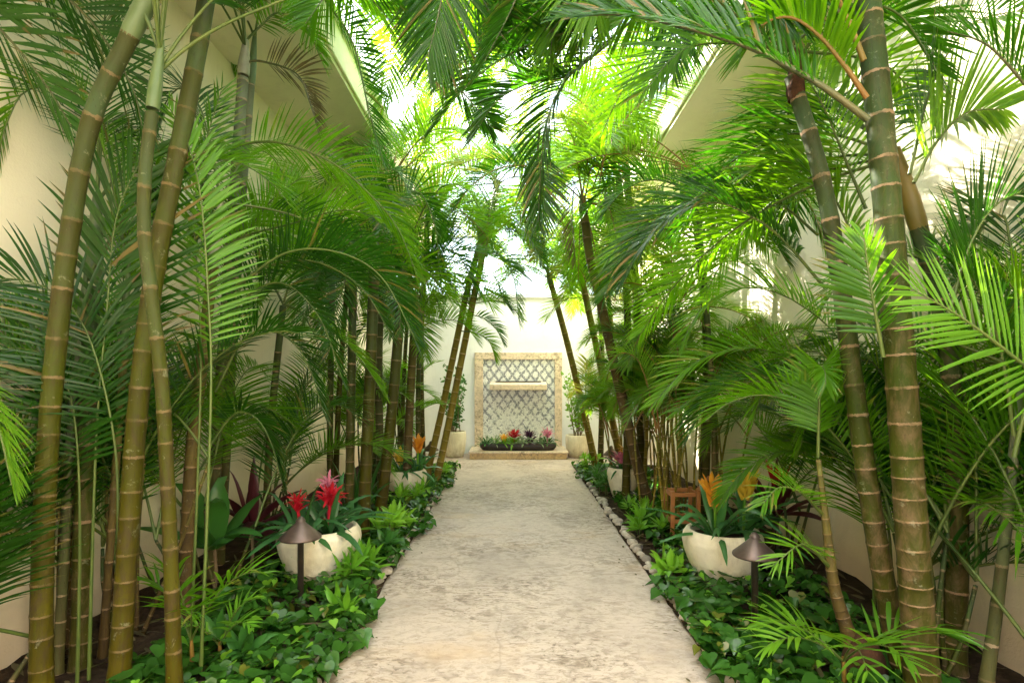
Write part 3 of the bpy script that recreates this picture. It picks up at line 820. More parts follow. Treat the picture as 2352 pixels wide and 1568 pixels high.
pot((-1.03, 10.2, 0), .21, .46, 'tall pale pot holding a shrub left of the fountain', 'pale pots beside the fountain', tall=True)
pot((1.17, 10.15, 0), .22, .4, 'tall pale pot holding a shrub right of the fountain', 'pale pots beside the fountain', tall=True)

bromeliad((-1.46, 3.92, .33), 'red', 'smaller red flowered bromeliad in the near left pot, over the path light', .26, .42, 'strap', fsize=.09, seed=3, W=.055, n=16)
bromeliad((-1.27, 3.93, .33), 'red', 'large red flowered bromeliad on the right of the near left pot', .29, .44, 'strap', fsize=.115, seed=5, W=.055, n=16)
bromeliad((-1.33, 4.12, .33), 'pink', 'pink spiked bromeliad behind the red ones in the near left pot', .35, .4, 'strap', fsize=.09, seed=6, W=.05, n=14)
bromeliad((-1.28, 6.55, .31), 'gold', 'low yellow flowered bromeliad in the far left pot', .22, .4, 'strap', fsize=.13, seed=8, W=.05, n=16, shape='cup')
bromeliad((-1.1, 6.6, .31), 'orange', 'tall orange flowered bromeliad in the far left pot', .36, .4, 'strap', fsize=.13, seed=9, W=.05, n=16, shape='cup')
bromeliad((1.4, 3.9, .32), 'orange', 'orange cup flowered bromeliad on the left of the near right pot', .33, .5, 'strap', fsize=.14, seed=12, W=.05, n=18, shape='cup')
bromeliad((1.62, 3.98, .32), 'gold', 'golden cup flowered bromeliad on the right of the near right pot', .36, .46, 'strap', fsize=.15, seed=13, W=.05, n=16, shape='cup')
bromeliad((1.27, 6.68, .32), 'pink', 'bromeliad with salmon flower in the small tapering pot', .18, .3, 'strap', fsize=.12, seed=15, W=.035, n=14)
bromeliad((1.35, 6.75, .32), 'orange', 'bromeliad with narrow orange spike leaning over the small tapering pot', .26, .3, 'maroon', fsize=.1, seed=16, W=.03, n=12)

# ------------------------------------------------------------------ path lights
def path_light(c, h, r, label):
    p = empty('path_light', c, label, 'path light', 'bronze cone path lights')
    lathe(MB(), c, [(0, -.02), (.018, -.02), (.0185, h - .1), (.02, h - .1), (.02, h - .09), (.012, h - .06)], 16).build('pole', M_BRONZE, p)
    lathe(MB(), c, [(.002, h - .012), (r, h - .118), (r + .002, h - .125), (r, h - .132), (r - .006, h - .126), (.016, h - .02)][::-1] + [], 40).build('lamp_shade', M_BRONZE, p)
    lathe(MB(), c, [(0, h + .004), (.012, h), (.022, h - .012), (.03, h - .024)], 20).build('finial', M_BRONZE, p)
    return p
path_light((-1.3, 3.5, 0), .55, .122, 'bronze cone path light before the pot of red bromeliads')
path_light((1.365, 3.2, 0), .535, .118, 'bronze cone path light before the pot of yellow bromeliads')
path_light((-1.14, 8.0, 0), .52, .11, 'small far bronze path light left of the fountain by leaning palms')
path_light((1.36, 7.8, 0), .48, .11, 'small far bronze path light on the right behind the small tapering pot')

# ------------------------------------------------------------------ wooden stand
ws = empty('wooden_stand', (1.48, 5.0, 0), 'low orange brown wooden stand among the thin palm stems', 'stand')
for x, y in ((1.38, 4.9), (1.6, 4.9), (1.38, 5.12), (1.6, 5.12)):
    bevel(bar(MB(), (x, y, 0), (x + .005, y, .43), .032, .032).build('leg', M_WOOD, ws, False), .003)
for z in (.17, .4):
    for (a, b_) in (((1.4, 4.9), (1.58, 4.9)), ((1.4, 5.12), (1.58, 5.12)), ((1.38, 4.92), (1.38, 5.1)), ((1.6, 4.92), (1.6, 5.1))):
        bevel(bar(MB(), (*a, z), (*b_, z), .022, .035).build('rail', M_WOOD, ws, False), .003)
bevel(bar(MB(), (1.6, 4.9, .431), (1.78, 5.1, .52), .05, .018).build('slanting_board', M_WOOD, ws, False), .003)

# ------------------------------------------------------------------ palms: near left clump
RT = {}
lab = lambda k: RT[k]
D0 = dict(length=1.7, L=.46, W=.018)
RT['L1'] = palm([(96, 1610, 2.42), (97, 1400, 2.42), (104, 1150, 2.43), (122, 880, 2.45), (158, 560, 2.45), (210, 280, 2.42), (300, 80, 2.38)], .052, .042, 'olive',
     'thick yellow green ringed palm trunk curving right along the left wall, leftmost of all', shaft_len=.5, n=6, seed=1, els=(70, 20), **D0)
RT['L2'] = palm([(272, 1600, 2.5), (290, 1320, 2.5), (312, 1000, 2.52), (340, 740, 2.55), (372, 540, 2.58), (412, 340, 2.6), (462, 80, 2.65), (500, -180, 2.7)], .052, .044, 'olive',
     'thickest olive palm trunk of the left clump, leaning right behind a thinner one', n=7, seed=2, els=(60, -5), **D0)
RT['L3'] = palm([(402, 1590, 2.42), (392, 1250, 2.4), (374, 900, 2.38), (350, 690, 2.36), (333, 540, 2.35), (334, 400, 2.36), (352, 245, 2.38)], .038, .029, 'olive',
     'slender wavy palm trunk crossing in front of the thickest trunk of the left clump', shaft_len=.3, n=6, seed=3, els=(88, 55), length=1.3, L=.4, W=.016)
RT['L4'] = palm([(185, 1560, 2.75), (190, 1250, 2.78), (200, 950, 2.8), (215, 640, 2.85)], .05, .042, 'green',
     'dark shaded palm trunk standing between the two thick trunks on the left', n=3, seed=4, els=(85, 50), length=1.5, L=.45)
RT['L5'] = palm([(133, 1570, 2.7), (150, 1250, 2.75), (166, 950, 2.8), (185, 760, 2.8)], .027, .022, 'grey',
     'thin grey green palm stem close behind the leftmost thick trunk', shaft_len=.3, n=2, seed=5, els=(85, 60), length=1.3, L=.42)
RT['L6'] = palm([(236, 1540, 2.85), (258, 1200, 2.85), (276, 950, 2.9), (285, 800, 2.9)], .024, .02, 'brown',
     'thin brown palm stem beside the dark shaded trunk on the left', n=2, seed=6, els=(85, 60), length=1.3, L=.4)
RT['L7'] = palm([(426, 1400, 3.3), (434, 1200, 3.3), (446, 1000, 3.32), (468, 800, 3.35), (490, 610, 3.4)], .045, .03, 'brown',
     'brown purple palm trunk with a dry sheath, right edge of the left clump', shaft='grey', n=5, seed=7, els=(75, 10), length=1.4, L=.36)
RT['L8'] = palm([(482, 1330, 4.0), (500, 1000, 4.0), (526, 640, 4.0), (546, 360, 4.0), (560, 170, 4.0)], .04, .036, 'grey',
     'tall grey green palm with its crown before the yellow wall on the left', shaft='grey', shaft_len=.25, n=6, seed=8, els=(70, 0), length=1.5, L=.38)
RT['L9'] = palm([(505, 1290, 4.3), (530, 900, 4.3), (555, 500, 4.3), (578, 190, 4.3)], .032, .026, 'grey',
     'thinner grey palm close behind the tall grey green palm on the left', shaft_len=.4, n=4, seed=9, els=(60, 0), length=1.4, L=.36)
# middle left
MP = dict(group='slim palms along the left bed')
M_ = ('mid', 'deep', 'mid')
RT['M1'] = palm([(762, 1195, 5.6), (759, 1000, 5.6), (764, 680, 5.6)], .033, .028, 'green', 'slim palm stem rising behind the pot of red bromeliads, leftmost of the slim row', n=4, seed=21, els=(70, -20), length=1.3, L=.34, **MP)
RT['M2'] = palm([(802, 1235, 5.0), (806, 1000, 5.0), (812, 650, 5.0)], .04, .035, 'green', 'pale ringed green palm second in the slim row behind the red bromeliads', n=4, seed=22, els=(70, -15), length=1.35, L=.34, **MP)
RT['M3'] = palm([(834, 1240, 4.9), (842, 1060, 4.9), (852, 850, 4.9), (860, 640, 4.9)], .054, .045, 'olive', 'stoutest ringed palm of the slim row on the left of the path', n=5, seed=23, els=(70, -15), length=1.4, L=.36, **MP)
RT['M4'] = palm([(872, 1195, 5.6), (886, 1080, 5.6), (905, 900, 5.6), (922, 690, 5.6)], .056, .048, 'olive', 'golden green palm leaning right just before the far left pot', n=4, seed=24, els=(70, -15), length=1.35, L=.36, **MP)
RT['M5'] = palm([(934, 1150, 6.5), (941, 960, 6.5), (952, 760, 6.5)], .05, .045, 'brown', 'brown palm trunk behind the far left pot with yellow flower', n=4, seed=25, els=(65, -15), length=1.3, L=.36, **MP)
RT['M6'] = palm([(966, 1140, 6.9), (961, 950, 6.9), (965, 760, 6.9)], .032, .028, 'green', 'thin green palm stem next to the brown one behind the far left pot', n=4, seed=26, els=(65, -10), length=1.2, L=.34, **MP)
RT['M7'] = palm([(978, 1105, 7.7), (1012, 960, 7.7), (1046, 800, 7.7), (1076, 660, 7.7), (1112, 530, 7.7)], .046, .04, 'gold', 'slim palm leaning right towards the fountain, upper one of a parallel pair', n=9, seed=27, els=(65, -30), length=1.25, L=.4, **MP)
RT['M8'] = palm([(1002, 1110, 7.4), (1034, 960, 7.4), (1066, 800, 7.4), (1088, 690, 7.4), (1130, 490, 7.4)], .046, .04, 'gold', 'slim palm leaning right towards the fountain, nearer the path of a pair', n=8, seed=28, els=(60, -30), length=1.25, L=.4, **MP)
for k, (x, y, t, lb) in enumerate([(-2.0, 4.6, 2.0, 'thin palm stem against the left wall behind the red cordyline'), (-1.9, 6.1, 2.6, 'slim palm against the left wall between the two left pots'),
                           (-1.75, 7.2, 2.9, 'slim palm against the left wall beyond the far left pot'), (-1.6, 8.2, 3.1, 'far slim palm by the left wall near the pale shrub pot')]):
    q = [np.array((x, y, 0)), np.array((x + .05, y, t * .5)), np.array((x + .15, y, t))]
    ro = empty('palm_tree', tuple(q[0]), lb, 'palm', 'slim palms along the left bed')
    trunk(ro, q, .032, .026, ('green', 'olive', 'grey', 'green')[k], .1)
    crown(ro, q[-1], n=6, seed=60 + k, els=(75, -15), length=1.3, L=.36, tone=('deep', 'mid', 'mid'))
# near right clump
RT['R1'] = palm([(2122, 1610, 2.4), (2104, 1350, 2.4), (2080, 1000, 2.4), (2054, 650, 2.42), (2024, 300, 2.45), (1994, 0, 2.5), (1975, -220, 2.55)], .079, .057, 'green',
     'thickest ringed green palm trunk on the right, in front of the others', n=7, seed=31, els=(50, -5), spacing=.115, **D0)
RT['R2'] = palm([(2082, 1580, 2.62), (2040, 1380, 2.62), (2000, 1150, 2.62), (1962, 880, 2.65), (1930, 640, 2.68), (1886, 400, 2.72), (1815, 165, 2.78)], .058, .042, 'green',
     'palm trunk leaning left from behind the thickest right trunk', shaft_len=0, fib=True, n=7, seed=32, els=(70, 5), **D0)
RT['R3'] = palm([(2190, 1560, 2.72), (2200, 1250, 2.72), (2192, 950, 2.72), (2165, 720, 2.72), (2110, 520, 2.72)], .06, .045, 'green',
     'smooth blue green palm trunk standing right of the thickest right trunk', shaft='amber', shaft_len=.4, n=7, seed=33, els=(70, 0), **D0)
RT['R4'] = palm([(2262, 1600, 2.45), (2296, 1350, 2.45), (2318, 1150, 2.45), (2335, 980, 2.45)], .032, .022, 'grey',
     'pale young palm stem leaning right at the right wall', shaft_len=.3, n=8, seed=34, els=(80, 15), length=1.3, L=.4, tone=('deep', 'mid'))
# middle right
MQ = dict(group='palms along the right bed')
RT['Q1'] = palm([(1502, 1190, 5.75), (1468, 1080, 5.75), (1438, 950, 5.75), (1408, 820, 5.75), (1382, 700, 5.75), (1356, 590, 5.75), (1342, 490, 5.75)], .056, .042, 'brown',
     'dark brown palm trunk leaning left over the path edge on the right', shaft_len=.2, n=8, seed=41, els=(70, -40), length=1.4, L=.42, tone=('mid', 'bright', 'deep'), rib='amber', **MQ)
RT['Q2'] = palm([(1373, 1085, 8.4), (1345, 960, 8.4), (1312, 820, 8.4), (1286, 720, 8.4), (1266, 650, 8.4)], .052, .042, 'gold',
     'slim yellow green palm leaning left nearest the fountain on the right', shaft_len=.2, n=9, seed=42, els=(70, -10), length=1.15, L=.36, tone=('mid', 'bright'), **MQ)
RT['Q3'] = palm([(1432, 1085, 7.9), (1404, 950, 7.9), (1376, 820, 7.9), (1350, 700, 7.9), (1330, 600, 7.9)], .052, .042, 'gold',
     'golden brown palm behind the far right path light', shaft_len=.2, n=9, seed=43, els=(70, -10), length=1.3, L=.38, tone=('mid', 'bright'), rib='amber', **MQ)
RT['Q4'] = palm([(1452, 1090, 8.2), (1432, 960, 8.2), (1416, 830, 8.2), (1400, 700, 8.2)], .036, .03, 'gold',
     'yellow palm stem right beside the golden brown one', n=8, seed=44, els=(70, 0), length=1.2, L=.36, tone=('bright', 'yellow'), rib='amber', **MQ)
RT['Q5'] = palm([(1640, 1250, 4.8), (1642, 1000, 4.8), (1630, 800, 4.8), (1610, 560, 4.8)], .028, .022, 'green',
     'single thin palm stem right of the dense stem clump against the right wall', n=8, seed=45, els=(70, -10), length=1.2, L=.36, **MQ)
RT['Q6'] = palm([(1480, 1130, 6.9), (1470, 950, 6.9), (1465, 750, 6.9), (1455, 560, 6.9), (1440, 400, 6.9)], .045, .038, 'olive',
     'tall upright palm behind the leaning brown one on the right', n=9, seed=46, els=(70, -10), length=1.5, L=.42, tone=('bright', 'mid'), rib='amber', **MQ)

for k, (x, y, hgt, lk_, lb, gp) in enumerate([(-1.42, 6.2, 3.5, 'grey', 'tall pale green palm rising through the left slim row to the sky gap', 'slim palms along the left bed'),
        (-1.3, 8.3, 3.9, 'green', 'tallest far palm by the left wall with its crown against the sky', 'slim palms along the left bed'),
        (-1.75, 9.0, 3.3, 'olive', 'far tall palm by the pale shrub pot left of the fountain', 'slim palms along the left bed'),
        (1.3, 6.5, 3.7, 'olive', 'tall palm with bright backlit crown above the small tapering pot', 'palms along the right bed'),
        (1.35, 8.7, 3.5, 'green', 'far tall palm by the pale shrub pot right of the fountain', 'palms along the right bed'),
        (1.85, 5.5, 3.4, 'green', 'tall palm against the right wall behind the dense stem clump', 'palms along the right bed')]):
    q = [np.array((x, y, 0)), np.array((x * 1.02, y, hgt * .5)), np.array((x * .93, y - .05, hgt))]
    ro = empty('palm_tree', tuple(q[0]), lb, 'palm', gp)
    trunk(ro, q, .045, .036, lk_)
    crown(ro, q[-1], n=12, seed=80 + k, els=(75, -15), length=1.9, L=.5, tone=('bright', 'mid', 'bright', 'yellow') if k not in (0, 5) else ('mid', 'bright'), rib='amber', W=.019, bend=(.9, 1.7))

for k, (x, y, hgt, lb) in enumerate([(1.62, 5.6, 2.05, 'thin golden stemmed palm with bright crown rising from the dense stem clump'), (1.5, 6.5, 1.95, 'thin golden stemmed palm with bright crown between the leaning brown palm and right wall')]):
    q = [np.array((x, y, 0)), np.array((x + .04, y, hgt * .5)), np.array((x - .03, y, hgt))]
    ro = empty('palm_tree', tuple(q[0]), lb, 'palm', 'palms along the right bed')
    trunk(ro, q, .022, .017, 'gold', .1)
    crown(ro, q[-1], n=10, seed=180 + k, els=(80, -5), length=1.15, L=.34, tone=('bright', 'mid', 'bright'), rib='amber')

# clumps of many thin stems
def areca(c, nst, h, nfr, label, seed, length=1.3, L=.32, tone=('mid', 'deep'), spread=.16, rib='green', stem='green', group='thin stemmed clump palms', els=(88, 40), r=.011, bend=(.9, 1.9)):
    g = np.random.default_rng(seed)
    root = empty('clump_palm', c, label, 'palm', group)
    tops = []
    for k in range(nst):
        b = np.array(c) + np.array([g.normal(0, spread * .6), g.normal(0, spread * .6), 0])
        hh = h * g.uniform(.55, 1.1)
        t = b + np.array([g.normal(0, .12), g.normal(0, .08), hh])
        b[0] = np.clip(b[0], -2.24, 2.33); t[0] = np.clip(t[0], -2.2, 2.3)
        trunk(root, [b, (b + t) / 2 + g.normal(0, .02, 3), t], r * g.uniform(.8, 1.3), r * .8, stem, .09, 'stem', 1.1, 8)
        tops.append(t)
    for k in range(nfr):
        p = tops[k % nst] if nst else np.array(c) + np.array([g.normal(0, spread * .5), g.normal(0, spread * .5), 0.0])
        crown(root, p, n=1, length=length, L=L, tone=tone, els=(g.uniform(*sorted(els)), 0), bend=bend, rib=rib, seed=seed * 100 + k, W=.0135)
    return root
areca((1.56, 5.3, 0), 18, 1.3, 28, 'dense clump of thin upright palm stems behind the wooden stand', 1, 1.2, .28, ('mid', 'bright', 'deep'), .3, 'amber', 'gold')
areca((2.0, 5.6, 0), 6, 1.3, 18, 'bright feathery clump palm against the right wall behind the dense stems', 21, 1.3, .3, ('bright', 'mid'), .2, 'amber', 'gold')
areca((1.45, 7.3, 0), 6, 1.1, 14, 'low bright clump palm behind the small tapering pot', 22, 1.0, .28, ('bright', 'mid'), .16, 'amber', 'gold')
areca((1.75, 6.6, 0), 8, 1.2, 18, 'feathery clump palm by the right wall beyond the dense stem clump', 2, 1.2, .3, ('mid', 'bright'), .2, 'amber', 'gold')
areca((1.6, 8.1, 0), 7, 1.3, 14, 'bright yellow green clump palm by the right wall near the fountain', 3, 1.2, .32, ('bright', 'yellow', 'mid'), .2, 'amber', 'gold')
areca((2.1, 4.2, 0), 4, .5, 7, 'spreading clump palm against the right wall behind the yellow bromeliads', 4, 1.35, .34, ('mid', 'deep'), .12)
areca((2.15, 3.0, 0), 6, .5, 17, 'dark dense clump palm against the right wall behind the ringed trunks', 5, 1.7, .42, ('deep', 'mid'), .14)
areca((2.2, 2.2, 0), 5, .5, 9, 'clump palm with many upright stalks in the right front corner', 6, 1.6, .42, ('deep', 'mid'), .12)
areca((-2.1, 3.1, 0), 6, .6, 17, 'dense dark clump palm against the left wall behind the olive trunks', 7, 1.7, .46, ('deep', 'deep', 'mid'), .16)
areca((-1.95, 3.6, 0), 6, .6, 10, 'clump palm between the left clump of trunks and the red cordyline', 8, 1.6, .4, ('deep', 'mid'), .16)
areca((-2.0, 5.0, 0), 6, .7, 8, 'leafy clump palm by the left wall behind the pot of red bromeliads', 9, 1.4, .34, ('mid', 'deep'), .16)
areca((-1.8, 6.7, 0), 6, .9, 14, 'fine leaved clump palm by the left wall behind the far left pot', 10, 1.2, .3, ('mid', 'deep'), .2)
areca((-1.6, 8.4, 0), 5, 1.0, 12, 'fine leaved clump palm near the left pale shrub pot', 11, 1.0, .28, ('mid',), .2)
areca((2.05, 2.72, 0), 9, .7, 18, 'tangle of upright green palm stalks behind the thickest right trunk', 31, 1.6, .36, ('mid', 'deep'), .2)
areca((-2.2, 3.0, 0), 12, 1.3, 8, 'thicket of thin dark palm stems between the left trunks and the wall', 32, 1.2, .36, ('deep', 'mid'), .26, 'green', 'brown')
areca((-2.15, 2.3, 0), 4, .4, 10, 'clump palm low in the left front corner beside the wall', 12, 1.3, .42, ('deep',), .1)

# ------------------------------------------------------------------ the fronds that show singly, along the curves they take
def hero(k, pts, L, roll=0, tone='deep', **kw):
    return frond(RT[k], [P(*q) if len(q) == 3 else q for q in pts], L, roll=roll, tone=tone, **kw)
def dd(pts, d): return [(x, y, d) for x, y in pts]
hero('L1', dd([(-200, -120), (-60, 5), (40, 110), (110, 200), (170, 300)], 2.55), .38, 68, W=.024, n=30, t0=.1, rib='dark', droop=.2)
hero('L1', dd([(-60, -190), (90, -60), (210, 50), (300, 190), (330, 300)], 2.6), .38, 62, W=.02, n=40, rib='dark')
hero('L4', dd([(205, 1560), (215, 1200), (225, 950), (246, 720), (264, 520), (300, 415), (350, 335)], 2.62), .6, 8, W=.026, n=34, t0=.58, droop=.12, az=(0, -1, 0), vlift=8)
hero('L4', dd([(262, 1560), (272, 1200), (262, 1000), (215, 800), (150, 690), (40, 640), (-80, 660)], 2.6), .45, 60, W=.017, n=39, t0=.52)
hero('L5', dd([(178, 1580), (184, 1280), (180, 1050), (160, 900), (110, 820), (20, 800), (-90, 840)], 2.6), .4, 60, W=.021, n=39, t0=.52)
hero('L3', dd([(462, 1540), (478, 1150), (486, 850), (478, 660), (470, 530), (455, 410), (425, 310), (380, 232)], 2.6), .3, 14, 'bright', W=.020, n=39, t0=.57, droop=.2, az=(0.2, -1, 0), vlift=35)
hero('L3', dd([(440, 1450), (455, 1100), (462, 800), (452, 600), (446, 470), (470, 340), (515, 190)], 3.0), .38, 14, 'mid', W=.018, n=36, droop=.2, az=(0.2, -1, 0), t0=.5)
hero('L3', dd([(362, 170), (430, 110), (520, 55), (640, 5), (800, -60), (950, -60)], 2.42), .42, -10, W=.017, t0=.55, n=34)
hero('L3', dd([(362, 165), (420, 80), (500, -10), (640, -110)], 2.42), .4, 0, W=.021, t0=.5, n=34)
hero('L8', dd([(540, 335), (600, 326), (660, 332), (768, 376), (855, 451), (915, 525), (962, 640)], 3.55), .34, 38, 'mid', W=.014, n=73, t0=.08, droop=.35)
hero('L8', dd([(505, 640), (560, 545), (625, 460), (700, 402)], 3.8), .34, 12, 'mid', n=47, az=(.5, -1, 0))
hero('L8', dd([(480, 600), (555, 546), (666, 515), (785, 483), (870, 500)], 3.8), .32, 40, 'mid', n=57)
hero('L8', dd([(562, 150), (592, 140), (680, 168), (711, 231), (732, 300)], 4.0), .3, 30, 'dry', n=39, rib='dark')
hero('L8', dd([(560, 100), (600, 60), (640, 30), (700, 60), (740, 140)], 4.0), .36, 20, 'mid', n=47)
hero('L8', dd([(700, -60), (770, 30), (815, 110), (850, 260), (885, 380)], 4.0), .34, 30, n=52)
hero('L7', dd([(480, 820), (560, 690), (650, 650), (735, 730), (790, 880)], 3.5), .32, 25, n=57)
hero('L7', dd([(495, 900), (560, 780), (630, 760), (700, 820), (748, 960)], 3.5), .3, 25, n=57)
hero('L7', dd([(485, 1020), (540, 950), (590, 960), (625, 1020), (650, 1110)], 3.4), .24, 20, n=52, W=.021)
hero('L7', dd([(540, 660), (660, 580), (780, 580), (880, 640), (960, 790)], 3.3), .36, 30, n=68)
hero('L7', dd([(500, 720), (600, 620), (720, 600), (830, 660), (900, 770)], 3.5), .34, 25, n=62)
hero('M3', dd([(862, 600), (900, 480), (960, 440), (1000, 520), (1010, 640)], 4.9), .36, 20, n=57)
hero('M7', dd([(1085, 630), (1130, 580), (1175, 620), (1195, 745)], 7.5), .36, 20, n=57)
hero('M7', dd([(1070, 720), (1110, 730), (1140, 755), (1158, 790)], 7.5), .26, 20, n=44)
hero('M8', dd([(1060, 760), (1095, 765), (1125, 785), (1140, 830)], 7.3), .26, 20, 'mid', n=44)
hero('M8', dd([(1130, 480), (1090, 420), (1040, 430), (990, 520)], 7.2), .4, 15, 'mid', n=52)
hero('M8', dd([(1130, 480), (1140, 440), (1120, 400), (1075, 392)], 7.2), .4, 15, 'yellow', n=52)
hero('R2', dd([(1010, 150), (1034, 180), (1084, 235), (1134, 295)], 4.0), .34, 35, 'deep', n=40, W=.018, rib='dark')
hero('Q1', dd([(1342, 470), (1322, 430), (1315, 500), (1322, 600)], 5.5), .3, 20, 'dry', n=36, rib='dark')
hero('L2', dd([(1240, 300), (1236, 360), (1243, 440), (1240, 520)], 3.6), .3, 20, 'deep', n=36, rib='dark')
# centre
hero('R2', dd([(1560, -60), (1449, 50), (1350, 135), (1284, 210), (1250, 320), (1236, 520)], 3.4), .42, 35, W=.018, n=62, t0=.3, rib='dark', droop=.5)
hero('R2', dd([(1400, 100), (1300, 175), (1220, 190), (1140, 235), (1085, 320)], 3.5), .4, 20, W=.021, n=52)
hero('R2', dd([(1450, 20), (1350, 60), (1200, 110), (1080, 190), (1000, 290)], 3.2), .42, 15, W=.017, n=57)
hero('Q6', dd([(1310, 470), (1250, 410), (1144, 365), (1064, 375), (1009, 412), (975, 490)], 5.8), .46, 25, 'yellow', n=60, rib='amber')
hero('Q6', dd([(1378, 420), (1390, 360), (1429, 285), (1499, 215), (1575, 182)], 5.2), .5, 10, 'bright', n=55, rib='amber', droop=.2, az=(.5, -1, 0))
hero('Q6', dd([(1360, 440), (1400, 330), (1450, 250), (1470, 150)], 5.6), .5, 10, 'bright', n=52, rib='amber', az=(.5, -1, 0))
hero('Q1', dd([(1342, 470), (1360, 385), (1385, 400), (1402, 520)], 5.5), .42, 20, n=57, rib='amber')
hero('Q1', dd([(1342, 470), (1320, 330), (1300, 300), (1260, 330), (1240, 420)], 5.5), .42, 20, 'mid', n=57, rib='amber')
hero('Q1', dd([(1345, 470), (1400, 470), (1440, 520), (1462, 600)], 5.4), .36, 20, 'bright', n=57, rib='amber')
def burst(k, cx, cy, d, n, rr, tone, L, a0=-10, a1=190, seed=0, **kw):
    gq = np.random.default_rng(seed)
    for i in range(n):
        th = R(a0 + (a1 - a0) * (i + .5) / n + gq.uniform(-9, 9))
        q = rr * gq.uniform(.75, 1.15); dz = gq.uniform(-.45, .45)
        c, s_ = math.cos(th), math.sin(th)
        hero(k, [(cx, cy, d), (cx + .35 * q * c, cy - .5 * q * s_ - .06 * q, d + dz * .35), (cx + .72 * q * c, cy - .62 * q * s_ - .02 * q, d + dz * .7), (cx + q * c * 1.02, cy - .45 * q * s_ + .3 * q, d + dz)],
             L, gq.uniform(15, 45) , tone[i % len(tone)], n=40, t0=.12, **kw)
burst('Q2', 1264, 640, 8.4, 10, 125, ('bright', 'mid', 'bright'), .36, seed=1, W=.014)
burst('Q3', 1330, 590, 7.9, 9, 150, ('bright', 'yellow', 'bright'), .38, seed=2, W=.016, rib='amber')
burst('Q4', 1398, 690, 8.2, 9, 130, ('bright', 'yellow'), .36, seed=3, W=.015, rib='amber')
burst('M7', 1104, 545, 7.7, 9, 125, ('mid', 'bright', 'deep'), .36, seed=4, W=.014)
burst('M8', 1080, 700, 7.4, 6, 110, ('mid', 'deep'), .3, seed=5, W=.013, a0=-20, a1=170)
burst('M6', 964, 750, 6.9, 7, 150, ('mid', 'bright'), .34, seed=6, W=.014)
burst('M4', 924, 660, 5.6, 6, 190, ('mid', 'deep', 'bright'), .38, seed=7, W=.015)
burst('M2', 811, 640, 5.0, 5, 200, ('mid', 'deep', 'mid'), .36, seed=8, W=.015)
burst('Q6', 1440, 400, 6.9, 10, 200, ('bright', 'mid', 'bright'), .48, seed=9, W=.018, rib='amber')
burst('R2', 1806, 115, 2.8, 7, 330, ('mid', 'deep'), .42, a0=-20, a1=200, seed=11, W=.018)
burst('Q5', 1608, 550, 4.8, 8, 210, ('mid', 'bright'), .36, seed=10, W=.014)
# overhead canopy, reaching in from both near clumps
g = np.random.default_rng(5)
for k, (a, b_, c_) in enumerate([((600, -260), (800, -60), (960, 120)), ((760, -300), (900, -80), (1020, 170)), ((980, -300), (1020, -60), (980, 150)),
        ((1120, -300), (1090, -40), (1020, 190)), ((1260, -300), (1200, -40), (1110, 150)), ((1300, -280), (1300, -20), (1250, 170)),
        ((1480, -300), (1400, -60), (1290, 120)), ((1600, -260), (1480, -60), (1340, 60)), ((1520, -260), (1560, -20), (1540, 160)), ((820, -250), (760, -40), (700, 60)),
        ((1700, -240), (1640, -30), (1600, 120)), ((700, -300), (860, -120), (1000, -10)), ((900, -330), (1060, -140), (1200, 20)), ((1650, -300), (1500, -120), (1360, -10)), ((1450, -330), (1250, -120), (1090, 20)), ((1200, -340), (1350, -130), (1480, 30)), ((1000, -200), (1100, -20), (1180, 130)), ((1400, -220), (1260, 0), (1160, 80))]):
    d = 2.6 + 1.4 * g.random()
    hero('R2' if k % 2 else 'L2', [(*a, d), (*b_, d + .1), (*c_, d + .1)], .44, g.uniform(-20, 30), 'deep' if k % 3 else 'mid', W=.018, n=52, t0=.15, rib='dark')
for k in range(26):
    f = (k * .618) % 1
    x0 = 640 + 1150 * f
    d = 2.5 + 2.6 * ((k * .37) % 1)
    x2 = x0 + (1200 - x0) * g.uniform(.25, .55) + g.uniform(-60, 60)
    y2 = g.uniform(20, 150) - (60 if abs(x0 - 1200) > 380 else 0)
    hero('R2' if x0 > 1200 else 'L2', [(x0, -330, d), ((x0 + x2) / 2 + g.uniform(-60, 60), -110, d + .1), (x2, y2, d + .2)], .44, g.uniform(-30, 30), ('deep', 'mid', 'deep', 'mid', 'bright')[k % 5], W=.02, n=50, t0=.08, rib='dark')
